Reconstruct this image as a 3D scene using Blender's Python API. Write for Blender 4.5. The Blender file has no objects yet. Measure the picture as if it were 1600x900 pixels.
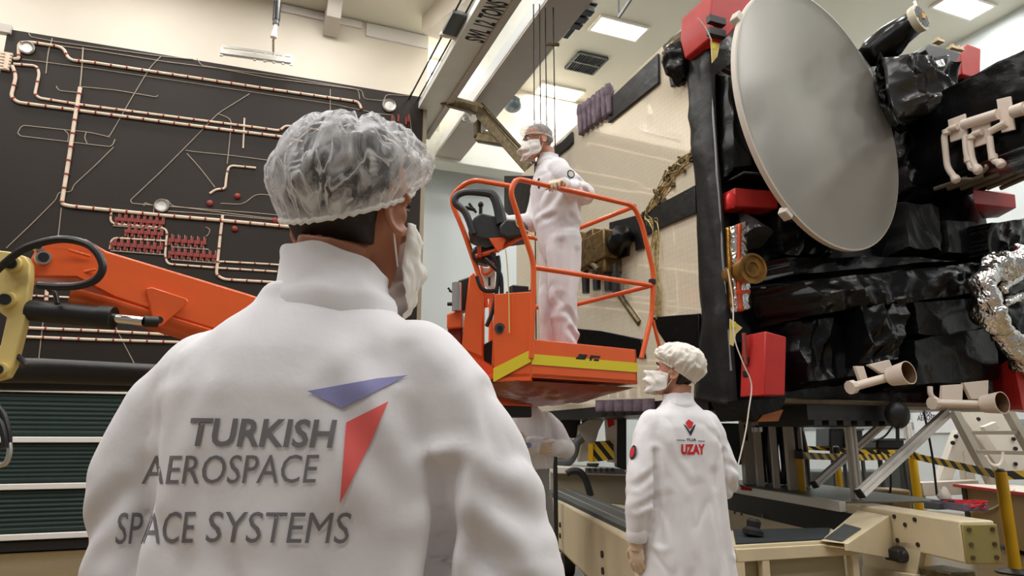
import bpy, bmesh, math, random
from math import sin, cos, pi, radians, atan, sqrt, exp
from mathutils import Vector, Matrix, noise, Quaternion
from mathutils.bvhtree import BVHTree
random.seed(7)
S = bpy.context.scene
COL = S.collection
V3 = Vector
# ---------------------------------------------------------------- camera
FPX = 1067.0
TH = atan(240 / FPX)
PSI = radians(22.0)
CAM = V3((0, 0, 1.25))
FWD = V3((sin(PSI), cos(PSI), 0))
RGT = V3((cos(PSI), -sin(PSI), 0))
cd = bpy.data.cameras.new('camera')
cd.sensor_width = 36.0
cd.lens = 36.0 * FPX / 1600
cd.clip_start = 0.05
cam = bpy.data.objects.new('camera', cd)
COL.objects.link(cam)
cam.location = CAM
cam.rotation_euler = (pi / 2 + TH, 0, -PSI)
S.camera = cam

def ray(px, py):
    v = 450 - py
    f = FPX * cos(TH) - v * sin(TH)
    return FWD + RGT * ((px - 800) / f) + V3((0, 0, (FPX * sin(TH) + v * cos(TH)) / f))
def P(px, py, D): return CAM + ray(px, py) * D
def PX(px, py, x):
    r = ray(px, py); return CAM + r * ((x - CAM.x) / r.x)
def PY(px, py, y):
    r = ray(px, py); return CAM + r * ((y - CAM.y) / r.y)
def PZ(px, py, z):
    r = ray(px, py); return CAM + r * ((z - CAM.z) / r.z)
def PN(px, py, p0, n):
    r = ray(px, py); return CAM + r * ((p0 - CAM).dot(n) / r.dot(n))

# ---------------------------------------------------------------- materials
MATS = {}
def lin(c):
    return tuple((x / 255 / 12.92) if x / 255 <= .04045 else ((x / 255 + .055) / 1.055) ** 2.4 for x in c)
def mat(name, col, rough=.5, metal=0., bump=0., bscale=20., var=0., vscale=4., spec=.5, coat=0., emit=0., trans=0., bdist=.01, btype='noise', stretch=None):
    """procedural principled material: colour variation and bump from noise in object space"""
    if name in MATS: return MATS[name]
    m = bpy.data.materials.new(name); m.use_nodes = True
    nt = m.node_tree; N = nt.nodes; L = nt.links
    b = N['Principled BSDF']
    col = tuple(col)[:3]
    b.inputs['Base Color'].default_value = (*col, 1)
    b.inputs['Roughness'].default_value = rough
    b.inputs['Metallic'].default_value = metal
    b.inputs['Specular IOR Level'].default_value = spec
    b.inputs['Coat Weight'].default_value = coat
    b.inputs['Transmission Weight'].default_value = trans
    if emit:
        b.inputs['Emission Color'].default_value = (*col, 1); b.inputs['Emission Strength'].default_value = emit
    tc = N.new('ShaderNodeTexCoord'); mp = N.new('ShaderNodeMapping')
    L.new(tc.outputs['Object'], mp.inputs['Vector'])
    if stretch: mp.inputs['Scale'].default_value = stretch
    if var:
        t = N.new('ShaderNodeTexNoise'); t.inputs['Scale'].default_value = vscale; t.inputs['Detail'].default_value = 5
        L.new(mp.outputs['Vector'], t.inputs['Vector'])
        r = N.new('ShaderNodeValToRGB')
        r.color_ramp.elements[0].position = .3; r.color_ramp.elements[1].position = .7
        r.color_ramp.elements[0].color = (*[max(0, x * (1 - var)) for x in col], 1)
        r.color_ramp.elements[1].color = (*[min(1, x * (1 + var)) for x in col], 1)
        L.new(t.outputs['Fac'], r.inputs['Fac']); L.new(r.outputs['Color'], b.inputs['Base Color'])
    if bump:
        if btype == 'voronoi':
            t = N.new('ShaderNodeTexVoronoi'); t.inputs['Scale'].default_value = bscale; t.feature = 'F1'; o = t.outputs['Distance']
            w = N.new('ShaderNodeTexNoise'); w.inputs['Scale'].default_value = bscale * .6
            L.new(mp.outputs['Vector'], w.inputs['Vector'])
            mx = N.new('ShaderNodeVectorMath'); mx.operation = 'MULTIPLY_ADD'; mx.inputs[1].default_value = (.25, .25, .25)
            L.new(w.outputs['Color'], mx.inputs[0]); L.new(mp.outputs['Vector'], mx.inputs[2]); L.new(mx.outputs[0], t.inputs['Vector'])
        elif btype == 'wave':
            t = N.new('ShaderNodeTexWave'); t.inputs['Scale'].default_value = bscale; t.inputs['Distortion'].default_value = 3; o = t.outputs['Fac']
            L.new(mp.outputs['Vector'], t.inputs['Vector'])
        else:
            t = N.new('ShaderNodeTexNoise'); t.inputs['Scale'].default_value = bscale; t.inputs['Detail'].default_value = 6; o = t.outputs['Fac']
            L.new(mp.outputs['Vector'], t.inputs['Vector'])
        bp = N.new('ShaderNodeBump'); bp.inputs['Strength'].default_value = bump; bp.inputs['Distance'].default_value = bdist
        L.new(o, bp.inputs['Height']); L.new(bp.outputs['Normal'], b.inputs['Normal'])
    MATS[name] = m
    return m

# ---------------------------------------------------------------- objects
ORG = {}
def tag(o, label=None, cat=None, group=None, kind=None):
    if label: o['label'] = label
    if cat: o['category'] = cat
    if group: o['group'] = group
    if kind: o['kind'] = kind
    return o
def thing(name, loc, label, cat, group=None, rz=0):
    o = bpy.data.objects.new(name, None); COL.objects.link(o)
    o.empty_display_size = .1
    o.location = loc; o.rotation_euler = (0, 0, rz)
    ORG[o.name] = V3(loc)
    return tag(o, label, cat, group)

class MB:
    """collects shapes into one mesh"""
    def __init__(s): s.v = []; s.f = []; s.m = []; s.cm = 0
    def add(s, vs, fs):
        n = len(s.v); s.v += [V3(v) for v in vs]
        for f in fs: s.f.append([i + n for i in f]); s.m.append(s.cm)
        return s
    def box(s, c, size, R=None):
        c = V3(c); h = [x / 2 for x in size]
        vs = []
        for x in (-1, 1):
            for y in (-1, 1):
                for z in (-1, 1):
                    p = V3((x * h[0], y * h[1], z * h[2]))
                    if R: p = R @ p
                    vs.append(c + p)
        return s.add(vs, [(0, 1, 3, 2), (4, 6, 7, 5), (0, 4, 5, 1), (2, 3, 7, 6), (0, 2, 6, 4), (1, 5, 7, 3)])
    def box2(s, a, b):
        a = V3(a); b = V3(b)
        return s.box((a + b) / 2, [abs(b[i] - a[i]) for i in range(3)])
    def bar(s, a, b, w, h, up=(0, 0, 1)):
        a = V3(a); b = V3(b); d = (b - a).normalized(); up = V3(up)
        if abs(d.dot(up)) > .95: up = V3((1, 0, 0))
        x = d.cross(up).normalized(); y = x.cross(d).normalized()
        vs = []
        for p in (a, b):
            for sx, sy in ((-1, -1), (1, -1), (1, 1), (-1, 1)): vs.append(p + x * sx * w / 2 + y * sy * h / 2)
        return s.add(vs, [(3, 2, 1, 0), (4, 5, 6, 7), (0, 1, 5, 4), (1, 2, 6, 5), (2, 3, 7, 6), (3, 0, 4, 7)])
    def prism(s, pts, ext):
        """closed outline pts extruded by vector ext"""
        pts = [V3(p) for p in pts]; e = V3(ext); n = len(pts)
        nrm = V3((0, 0, 0))
        for i in range(n): nrm += pts[i].cross(pts[(i + 1) % n])
        if nrm.dot(e) > 0: pts = pts[::-1]
        vs = pts + [p + e for p in pts]
        fs = [list(range(n)), list(range(2 * n - 1, n - 1, -1))]
        for i in range(n):
            j = (i + 1) % n
            fs.append((j, i, n + i, n + j))
        return s.add(vs, fs)
    def loft(s, rings, caps=True, closed=True):
        n = len(rings[0]); vs = [V3(p) for r in rings for p in r]; fs = []
        for i in range(len(rings) - 1):
            for j in range(n if closed else n - 1):
                k = (j + 1) % n
                fs.append((i * n + j, i * n + k, (i + 1) * n + k, (i + 1) * n + j))
        if caps:
            fs.append(list(range(n - 1, -1, -1))); fs.append(list(range((len(rings) - 1) * n, len(rings) * n)))
        return s.add(vs, fs)
    def tube(s, pts, r, seg=8, caps=True, closed=False, flat=1.0):
        pts = [V3(p) for p in pts]
        n = len(pts)
        rs = r if isinstance(r, (list, tuple)) else [r] * n
        rings = []; x = None
        for i in range(n):
            if closed: d = pts[(i + 1) % n] - pts[i - 1]
            elif i == 0: d = pts[1] - pts[0]
            elif i == n - 1: d = pts[-1] - pts[-2]
            else: d = (pts[i + 1] - pts[i]).normalized() + (pts[i] - pts[i - 1]).normalized()
            if d.length < 1e-9: d = V3((0, 0, 1))
            d.normalize()
            if x is None:
                u = V3((0, 0, 1)) if abs(d.z) < .9 else V3((0, 1, 0))
                x = d.cross(u).normalized()
            else:
                x = (x - d * x.dot(d))
                if x.length < 1e-6: x = d.orthogonal()
                x.normalize()
            y = d.cross(x)
            rings.append([pts[i] + (x * cos(2 * pi * k / seg) * flat + y * sin(2 * pi * k / seg)) * rs[i] for k in range(seg)])
        if closed: rings.append(rings[0]); caps = False
        return s.loft(rings, caps)
    def cyl(s, a, b, r0, r1=None, seg=20): return s.tube([a, b], [r0, r0 if r1 is None else r1], seg)
    def lathe(s, prof, c, axis=(0, 0, 1), seg=24, caps=True):
        """prof: list of (radius, height) along axis"""
        axis = V3(axis).normalized(); x = axis.orthogonal().normalized(); y = axis.cross(x); c = V3(c)
        return s.loft([[c + axis * h + (x * cos(2 * pi * k / seg) + y * sin(2 * pi * k / seg)) * max(r, 1e-4) for k in range(seg)] for r, h in prof], caps)
    def ell(s, c, rad, R=None, seg=16, rings=10):
        c = V3(c); rr = []
        for i in range(1, rings):
            t = pi * i / rings
            rg = []
            for k in range(seg):
                p = V3((rad[0] * sin(t) * cos(2 * pi * k / seg), rad[1] * sin(t) * sin(2 * pi * k / seg), -rad[2] * cos(t)))
                if R: p = R @ p
                rg.append(c + p)
            rr.append(rg)
        return s.loft(rr, True)
    def grid(s, fn, nu, nv):
        vs = [fn(u / nu, v / nv) for v in range(nv + 1) for u in range(nu + 1)]
        fs = [(v * (nu + 1) + u, v * (nu + 1) + u + 1, (v + 1) * (nu + 1) + u + 1, (v + 1) * (nu + 1) + u) for v in range(nv) for u in range(nu)]
        return s.add(vs, fs)
    def build(s, name, m, parent=None, local=False, smooth=True, bevel=0, origin=None, ang=35, label=None, fix=True):
        me = bpy.data.meshes.new(name)
        org = V3((0, 0, 0))
        if not local:
            if parent is not None: org = ORG.get(parent.name, V3((0, 0, 0)))
            elif origin is not None: org = V3(origin)
            elif s.v:
                lo = [min(v[i] for v in s.v) for i in range(3)]; hi = [max(v[i] for v in s.v) for i in range(3)]
                org = V3(((lo[0] + hi[0]) / 2, (lo[1] + hi[1]) / 2, lo[2]))
        me.from_pydata([v - org for v in s.v], [], s.f)
        ms = m if isinstance(m, (list, tuple)) else [m]
        for x in ms: me.materials.append(x)
        if len(ms) > 1:
            me.polygons.foreach_set('material_index', [min(i, len(ms) - 1) for i in s.m])
        if fix:
            bm = bmesh.new(); bm.from_mesh(me); bmesh.ops.recalc_face_normals(bm, faces=bm.faces); bm.to_mesh(me); bm.free()
        if smooth:
            me.polygons.foreach_set('use_smooth', [True] * len(me.polygons))
            me.set_sharp_from_angle(angle=radians(ang))
        me.update()
        o = bpy.data.objects.new(name, me); COL.objects.link(o)
        if parent is not None:
            o.parent = parent; ORG[o.name] = org
        else:
            o.location = org; ORG[o.name] = org
        if bevel:
            md = o.modifiers.new('bevel', 'BEVEL'); md.width = bevel; md.segments = 2; md.limit_method = 'ANGLE'; md.angle_limit = radians(40)
        if label: o['label'] = label
        return o

def struct(o): o['kind'] = 'structure'; return o
def smoothpath(pts, n=6, closed=False):
    """Catmull-Rom through pts"""
    pts = [V3(p) for p in pts]; out = []
    m = len(pts)
    for i in range(m if closed else m - 1):
        p0 = pts[i - 1] if (i > 0 or closed) else pts[0]
        p1 = pts[i]; p2 = pts[(i + 1) % m]
        p3 = pts[(i + 2) % m] if (closed or i + 2 < m) else pts[-1]
        for k in range(n):
            t = k / n
            out.append(.5 * ((2 * p1) + (p2 - p0) * t + (2 * p0 - 5 * p1 + 4 * p2 - p3) * t * t + (3 * p1 - p0 - 3 * p2 + p3) * t ** 3))
    if not closed: out.append(pts[-1])
    return out
def fillet(pts, r, n=5, closed=False):
    """polyline with rounded corners"""
    pts = [V3(p) for p in pts]; out = []
    m = len(pts)
    for i in range(m):
        if not closed and i in (0, m - 1): out.append(pts[i]); continue
        a, b, c = pts[i - 1], pts[i], pts[(i + 1) % m]
        d1 = (a - b); d2 = (c - b)
        rr = min(r, d1.length * .45, d2.length * .45)
        p = b + d1.normalized() * rr; q = b + d2.normalized() * rr
        for k in range(n + 1):
            t = k / n
            out.append(p * (1 - t) ** 2 + b * 2 * t * (1 - t) + q * t * t)
    return out
def copy_tree(o, parent=None):
    c = o.copy(); COL.objects.link(c)
    if parent is not None: c.parent = parent
    for ch in [x for x in S.objects if x.parent == o]: copy_tree(ch, c)
    return c
def bake(o):
    """replace modifiers by their evaluated mesh"""
    dg = bpy.context.evaluated_depsgraph_get(); dg.update()
    me = bpy.data.meshes.new_from_object(o.evaluated_get(dg))
    o.modifiers.clear(); o.data = me
    return o
def remesh(o, vox, smooth=4, fac=.5):
    m = o.modifiers.new('r', 'REMESH'); m.mode = 'VOXEL'; m.voxel_size = vox; m.use_smooth_shade = True
    if smooth:
        q = o.modifiers.new('s', 'SMOOTH'); q.iterations = smooth; q.factor = fac
    return bake(o)
def crumple(vs_fn_obj, amp, scale, seed=0.0):
    """push vertices along normals by noise (real wrinkles)"""
    me = vs_fn_obj.data
    off = V3((seed, seed * 1.7, seed * .3))
    ns = [n.vector.copy() for n in me.vertex_normals]
    for v, n in zip(me.vertices, ns):
        p = v.co * scale + off
        d = abs(noise.noise(p)) * .7 + abs(noise.noise(p * 2.3)) * .3
        v.co += n * amp * (d * 2 - .6)
    me.update()
def text_mesh(txt, size, shear=0., bold=0., align='CENTER', sx=1.0, maxlen=.01, space=1.0):
    """text as a flat triangulated mesh (x right, y up), with edges no longer than maxlen"""
    cu = bpy.data.curves.new('t', 'FONT'); cu.body = txt; cu.size = size; cu.shear = shear; cu.offset = bold; cu.align_x = align
    cu.space_character = space; cu.resolution_u = 3
    o = bpy.data.objects.new('t', cu); COL.objects.link(o)
    dg = bpy.context.evaluated_depsgraph_get(); dg.update()
    me = bpy.data.meshes.new_from_object(o.evaluated_get(dg))
    bpy.data.objects.remove(o); bpy.data.curves.remove(cu)
    bm = bmesh.new(); bm.from_mesh(me); bpy.data.meshes.remove(me)
    return refine(bm, maxlen, sx)
def refine(bm, maxlen, sx=1.0):
    bmesh.ops.triangulate(bm, faces=bm.faces)
    for v in bm.verts: v.co.x *= sx
    for _ in range(6):
        es = [e for e in bm.edges if e.calc_length() > maxlen]
        if not es: break
        bmesh.ops.subdivide_edges(bm, edges=es, cuts=1)
        bmesh.ops.triangulate(bm, faces=bm.faces)
    bm.verts.index_update()
    r = ([v.co.copy() for v in bm.verts], [[v.index for v in f.verts] for f in bm.faces])
    bm.free()
    return r
def poly_mesh(pts, maxlen=.01):
    bm = bmesh.new()
    f = bm.faces.new([bm.verts.new((p[0], p[1], 0)) for p in pts])
    return refine(bm, maxlen)
# ---------------------------------------------------------------- shared materials
M_wall = mat('cream_wall', lin((226, 216, 200)), .6, var=.03, vscale=1.5)
M_wallpanel = mat('pale_panel', lin((226, 221, 218)), .5)
M_back = mat('pale_blue_wall', lin((212, 220, 222)), .5, var=.02, vscale=1)
M_ceil = mat('ceiling_panel', lin((214, 210, 194)), .6, var=.02, vscale=1)
M_floor = mat('floor_epoxy', lin((118, 98, 66)), .25, var=.12, vscale=1.2, spec=.5)
M_girder = mat('girder_paint', lin((232, 234, 226)), .35, var=.04, vscale=2)
M_greybeam = mat('grey_beam_paint', lin((196, 188, 178)), .5, var=.03)
M_ink = mat('black_ink', (.012, .012, .012), .6)
M_steel = mat('brushed_steel', (.62, .61, .58), .3, 1.0, bump=.1, bscale=60)
M_alu = mat('aluminium_profile', (.84, .82, .78), .35, .1, bump=.05, bscale=40)
M_darkmetal = mat('dark_bronze_metal', lin((105, 92, 66)), .4, .6, var=.4, vscale=14)
M_black = mat('black_rubber', (.012, .012, .012), .45)
M_blackp = mat('black_plastic', (.02, .02, .021), .35, bump=.1, bscale=80)
M_vent = mat('vent_grey', lin((88, 92, 92)), .5, .3)
M_foil = mat('black_foil', (.0035, .0035, .0037), .24, .0, bump=.25, bscale=9, bdist=.03, spec=.3, btype='noise')
M_foil_s = mat('black_blanket', (.0105, .0105, .011), .4, .0, bump=.35, bscale=6, bdist=.03, spec=.4, btype='noise')
M_foil_g = mat('grey_shiny_foil', (.06, .06, .062), .22, .35, bump=.5, bscale=5, bdist=.04, btype='voronoi')
M_silver = mat('silver_foil', (.82, .8, .77), .22, 1.0, bump=.6, bscale=16, bdist=.02, btype='voronoi')
M_gold = mat('gold_kapton', lin((190, 140, 60)), .25, .9, bump=.5, bscale=22, bdist=.01, var=.5, vscale=9)
M_orange = mat('orange_paint', lin((234, 98, 38)), .32, spec=.5, coat=.25, var=.04, vscale=5)
M_yellowlink = mat('pale_yellow_paint', lin((222, 200, 128)), .4, var=.05, vscale=6)
M_yellow = mat('yellow_paint', lin((226, 176, 20)), .45, var=.05)
M_tape_y = mat('yellow_tape', lin((226, 208, 44)), .5)
M_red = mat('red_cover_paint', lin((190, 44, 40)), .42, var=.08, vscale=8)
M_redtape = mat('orange_red_tape', lin((226, 88, 44)), .45)
M_cream = mat('cream_steel_paint', lin((222, 206, 172)), .4, var=.06, vscale=3)
M_white = mat('white_paint', lin((232, 224, 212)), .4, var=.03)
M_skin = mat('skin', lin((196, 140, 112)), .5, var=.08, vscale=18, bump=.08, bscale=120, bdist=.003)
M_skin2 = mat('tan_skin', lin((178, 118, 88)), .5, var=.1, vscale=16, bump=.08, bscale=120, bdist=.003)
M_hair = mat('dark_hair', (.016, .012, .011), .6, bump=.5, bscale=90, bdist=.004, var=.4, vscale=60)
M_greyhair = mat('grey_hair', (.25, .24, .23), .6, bump=.5, bscale=90, bdist=.004)
M_coat = mat('white_coat_cloth', lin((240, 238, 241)), .75, bump=.12, bscale=14, bdist=.02, spec=.2)
M_mask = mat('mask_nonwoven', lin((240, 236, 230)), .8, bump=.35, bscale=45, bdist=.006, spec=.2)
M_glove = mat('latex_glove', lin((228, 204, 178)), .45, bump=.2, bscale=60, bdist=.003)
M_eye = mat('eye_white', (.8, .78, .75), .2)
M_iris = mat('dark_iris', (.02, .012, .008), .2)
M_print = mat('grey_print', lin((124, 122, 125)), .8)
M_blue = mat('blue_print', lin((146, 146, 194)), .8)
M_redp = mat('red_print', lin((246, 108, 104)), .8)
M_redl = mat('red_lettering', lin((214, 40, 48)), .8)
M_navy = mat('navy_print', lin((40, 44, 62)), .8)
M_shoe = mat('white_shoe', lin((225, 225, 225)), .6)
# ================================================================ ROOM
CZ = 8.65
XL, XR, YB, YF = -9.0, 12.2, 12.7, -5.0
struct(MB().box2((XL, YF, -.1), (XR + .2, YB + .2, 0)).build('floor', M_floor))
struct(MB().box2((XL, YF, CZ), (XR + .2, YB + .2, CZ + .1)).build('ceiling', M_ceil))
struct(MB().box2((XL, YB, 0), (XR + .2, YB + .2, CZ)).build('wall_back', M_back))
struct(MB().box2((XR, YF, 0), (XR + .2, YB, CZ)).build('wall_right', M_back))
# thick cream wall block behind the solar panel; the room goes on past its right end
struct(MB().box2((XL, 11.2, 0), (2.84, YB, CZ)).build('wall_left', M_wall))
# bulkhead over the recessed lower part of the back wall
struct(MB().box2((2.84, 12.38, 6.87), (XR, YB, CZ)).build('trim_1', M_wall))
# pale panels on the cream wall
for n, (x0, x1, yb) in enumerate(((438, 566, 30), (571, 669, 65))):
    a = PY(x0, yb, 11.15); b = PY(x1, yb, 11.15)
    zb = PY((x0 + x1) / 2, yb, 11.15).z
    struct(MB().box2((a.x, 11.15, zb), (min(b.x, 2.83), 11.2, CZ - .02)).build('trim_%d' % (n + 2), M_wallpanel, bevel=.01))
# short bracket beam coming out of the wall
a = PY(510, 24, 10.7); b = PY(533, 27, 10.7)
struct(MB().prism([(a.x, 11.15, a.z - .1), (a.x, 10.7, a.z), (a.x, 9.9, a.z + 1.5), (a.x, 11.15, a.z + 1.5)], (b.x - a.x, 0, 0)).build('trim_4', M_greybeam, bevel=.01))
# sloping cream brace at the end of the wall, grey underneath
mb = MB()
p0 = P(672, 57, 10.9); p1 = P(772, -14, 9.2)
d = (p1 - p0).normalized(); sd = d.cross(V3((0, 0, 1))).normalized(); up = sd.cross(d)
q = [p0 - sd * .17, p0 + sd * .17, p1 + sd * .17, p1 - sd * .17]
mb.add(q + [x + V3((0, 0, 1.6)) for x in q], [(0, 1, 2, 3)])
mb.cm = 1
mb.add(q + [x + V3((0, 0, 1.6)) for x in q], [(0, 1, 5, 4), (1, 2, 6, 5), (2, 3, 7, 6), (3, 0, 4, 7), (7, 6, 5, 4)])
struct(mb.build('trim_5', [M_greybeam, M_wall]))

# ---- ceiling lights
M_diff = mat('lit_diffuser', (1, .985, .94), .4, emit=5.0)
def lamp(o, w, l):
    ld = bpy.data.lights.new('tube_light', 'AREA'); ld.shape = 'RECTANGLE'; ld.size = w; ld.size_y = l
    ld.energy = LAMP_W; ld.color = (1, .985, .962)
    lo = bpy.data.objects.new('tube_light', ld); COL.objects.link(lo); lo.parent = o; lo.location = (0, 0, -.06)
LAMP_W = 44
light0 = None
spots = []
for i, x in enumerate((-7.0, -4.4, -1.8, .8, 3.4, 6.0, 8.6, 11.2)):
    for j, y in enumerate((12.12, 9.62, 6.8, 4.1, 1.4, -1.3)):
        if x < 2.9 and y > 11: continue
        spots.append((x, y))
LW, LL = .95, .42
for x, y in spots:
    if light0 is None:
        o = thing('ceiling_light', (x, y, CZ), 'lit white rectangular light recessed in the cream ceiling', 'ceiling light', 'ceiling lights')
        mb = MB()
        for sx in (-1, 1): mb.box((x + sx * (LW / 2 + .02), y, CZ - .02), (.04, LL + .08, .04))
        for sy in (-1, 1): mb.box((x, y + sy * (LL / 2 + .02), CZ - .02), (LW, .04, .04))
        mb.build('frame', M_white, o)
        MB().box((x, y, CZ - .012), (LW, LL, .02)).build('diffuser', M_diff, o)
        lamp(o, LW, LL)
        light0 = o
    else:
        o = copy_tree(light0); o.location = (x, y, CZ)
        if abs(x - 6.0) < .1 and abs(y - 9.62) < .1: o['label'] = 'lit ceiling light in front of the dark square vent'
        elif abs(x - 6.0) < .1 and y > 12: o['label'] = 'lit ceiling light nearest the back wall, behind the hanging ropes'
        elif abs(x - 11.2) < .1 and abs(y - 6.8) < .1: o['label'] = 'lit ceiling light at top right beside the right wall'
        elif abs(x - 3.4) < .1 and y > 12: o['label'] = 'ceiling light glimpsed behind the festoon cables left of the crane girder'
# ---- ceiling vents
def vent(px, py, w, l, name, label):
    c = PZ(px, py, CZ)
    o = thing(name, (c.x, c.y, CZ), label, 'vent')
    mb = MB()
    for sx in (-1, 1): mb.box((c.x + sx * w / 2, c.y, CZ - .03), (.04, l, .05))
    for sy in (-1, 0, 1): mb.box((c.x, c.y + sy * l / 2, CZ - .03), (w, .04, .05))
    mb.build('frame', M_vent, o)
    mb = MB()
    for k in range(12): mb.box((c.x - w / 2 + (k + .5) * w / 12, c.y, CZ - .03), (.014, l, .035))
    mb.box((c.x, c.y, CZ - .006), (w, l, .01))
    mb.build('grille', mat('vent_dark', (.05, .052, .055), .6), o)
vent(916, 97, .62, .62, 'ceiling_vent', 'dark square ceiling vent between the two ceiling lights')
# security / detector dome near the far end
c = PZ(801, 163, CZ - .6)
o = thing('camera_dome', c, 'small dark surveillance dome at the far end of the crane girder', 'camera')
MB().ell(c, (.2, .2, .17)).build('dome', mat('dome_glass', (.08, .1, .11), .25), o)
MB().cyl(c + V3((0, 0, .1)), c + V3((-.25, .1, .05)), .03).build('bracket', M_girder, o)
c = PZ(1003, 2, CZ); 

# ---- overhead crane: two box girders with the festoon, all one crane
xg1, zb = 2.44, 6.6
zt = CAM.z + (ray(738, 18).z / ray(738, 18).x) * 2.80
o = thing('overhead_crane', (4.2, 6, 6.6), 'overhead travelling crane of two pale girders under the ceiling', 'crane')
CR = o
def girder(x0, x1, z0, z1, ya, yb):
    mb = MB(); mb.box2((x0, ya, z0), (x1, yb, z1)); return mb
g1 = girder(2.44, 2.87, zb, 6.74, 2.5, 11.15).build('girder', M_girder, CR, bevel=.01, label='left girder with black load lettering')
mb = MB(); mb.box2((2.80, 2.5, 6.56), (2.9, 11.15, 6.6)); mb.build('lower_flange', M_greybeam, CR, bevel=.004)
g2 = girder(3.28, 3.60, 6.64, 7.95, 2.5, 11.9).build('girder', M_girder, CR, bevel=.01, label='right girder')
M_glint = mat('white_lamp_glint', lin((236, 240, 242)), .25)  # ceiling lamp highlight on the girder, built as a white strip
mb = MB(); mb.prism([(3.20, 2.5, 6.62), (3.20, 2.5, 6.83), (3.28, 2.5, 6.90), (3.28, 2.5, 6.6)], (0, 9.4, 0)); mb.build('highlight_strip', M_glint, CR)
mb = MB(); mb.box2((3.20, 2.5, 6.57), (3.72, 11.9, 6.6)); mb.build('lower_flange', M_greybeam, CR)
mb = MB(); mb.box2((2.9, 11.85, 6.5), (5.2, 12.3, 7.1)); mb.build('end_truck', M_girder, CR, bevel=.02)
# lettering on the left girder face
vs, fs = text_mesh('SWL 12 TONS', 1.0, bold=.03, align='LEFT', maxlen=9)
wt = max(v.x for v in vs); ht = max(v.y for v in vs)
ya = PZ(747, 66, zb).y; yb_ = PZ(786, 3, zb).y
M = MB(); M.add([(2.785 - .27 * v.y / ht, ya + (yb_ - ya) * v.x / wt, zb - .002) for v in vs], fs)
M.build('lettering', M_ink, CR, fix=False, smooth=False)
# festoon: two cables with a motor box, running along the left side
mb = MB()
for dx in (0, .14): mb.cyl((2.28 + dx, 3.0, 6.75), (2.28 + dx, 11.1, 6.75), .014, seg=6)
mb.build('festoon_cable', M_black, CR)
c = PX(711, 59, 2.35)
mb = MB(); mb.box((2.35, c.y, 6.72), (.22, .5, .07)); mb.build('cable_trolley', M_vent, CR, bevel=.015)
mb = MB(); mb.box((2.35, c.y + .3, 6.71), (.26, .06, .05)); mb.build('trolley_clamp', M_white, CR, bevel=.01)
# hoist plates on the right girder
c = PZ(899, 19, 6.75)
mb = MB()
for k in range(3): mb.box((c.x, c.y + (k - 1) * .16, 6.7), (.34, .12, .1))
mb.box((c.x, c.y, 6.76), (.4, .5, .03))
mb.build('hoist_plate', M_blackp, CR, bevel=.01)
c = PZ(896, 41, 6.7)
MB().box(c, (.07, .5, .07)).build('stop_bar', M_black, CR)
# four hoist ropes hanging straight down
for i, px in enumerate((834, 843.5, 852.5, 865)):
    c = P(px, 60, 7.6)
    mb = MB(); mb.cyl((c.x, c.y, 2.2), (c.x, c.y, 6.62), .008, seg=6)
    mb.build('hoist_rope', M_ink, CR)
c = P(849, 60, 7.6); mb = MB(); mb.lathe([(.05, 0), (.16, .03), (.18, .2), (.16, .36), (.04, .4)], (c.x, c.y, 1.85), RGT * 0 + V3((0, 0, 1)), 20); mb.tube([V3((c.x, c.y, 1.85)) + RGT * .07 * cos(t) + V3((0, 0, -.09 + .09 * sin(t))) for t in [radians(a) for a in range(90, 380, 20)]], .02, 8); mb.build('hook_block', M_darkmetal, CR)
a = P(852.5, 69, 7.6); b = P(874, 70, 7.6)
MB().bar(a, b, .03, .03).build('rope_spacer', M_darkmetal, CR)
# thin rail hanging from the ceiling (upper middle)
a = P(967, 26, 8); b = P(990, -8, 7.4)
mb = MB(); mb.bar(a, b, .025, .05); mb.bar(a, a + V3((0, 0, 3)), .02, .02); mb.bar(b, b + V3((0, 0, 2.5)), .02, .02)
tag(mb.build('hanging_rail', M_vent), 'thin dark rail hanging from the ceiling above the satellite panel', 'rail')
# ---- far lower machinery on the back wall, under the crane end
c = PY(682, 185, 12.0)
tag(MB().box2(PY(674, 207, 12.0), PY(692, 163, 12.3)).build('cable_duct', M_greybeam, bevel=.01), 'grey vertical duct beside the end of the cream wall', 'duct')
# world: soft even fill light, added, entering where no wall is built
w = bpy.data.worlds.new('world'); S.world = w; w.use_nodes = True
w.node_tree.nodes['Background'].inputs[0].default_value = (1, .98, .98, 1)
w.node_tree.nodes['Background'].inputs[1].default_value = .2
S.view_settings.view_transform = 'Standard'; S.view_settings.look = 'None'
S.view_settings.exposure = 0.2; S.view_settings.gamma = 1.0; S.view_settings.use_curve_mapping = False
# ================================================================ SOLAR PANEL
PA = radians(19.1)
PU = RGT * cos(PA) + FWD * sin(PA)
PNRM = V3((PU.y, -PU.x, 0)); 
if PNRM.dot(FWD) > 0: PNRM = -PNRM
PP0 = PY(340, 300, 10.3)
def pp(px, py, off=0.0): return PN(px, py, PP0, PNRM) + PNRM * off
M_cfrp = mat('dark_carbon_panel', lin((38, 31, 25)), .5, var=.12, vscale=.8, spec=.3)
M_harn = mat('harness_sleeve', lin((226, 206, 184)), .6, var=.1, vscale=12)
M_wire = mat('thin_wire', lin((168, 154, 138)), .5)
M_tie = mat('red_tie', lin((140, 46, 38)), .5)
tl = pp(12, 45); tr = pp(662, 152); br = pp(656, 600); bl = pp(12, 582)
x0 = (tl - PP0).dot(PU); x1 = (tr - PP0).dot(PU)
z1 = (tl.z + tr.z) / 2; z0 = 2.1
SP = thing('solar_array_panel', PP0 * 1, 'huge dark satellite solar panel wired with white harnesses against the cream wall', 'solar panel')
SP.location.z = 0; ORG[SP.name] = V3((PP0.x, PP0.y, 0))
def pl(u, z, off=0.0): return V3((PP0.x, PP0.y, z)) + PU * u + PNRM * off
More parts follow.
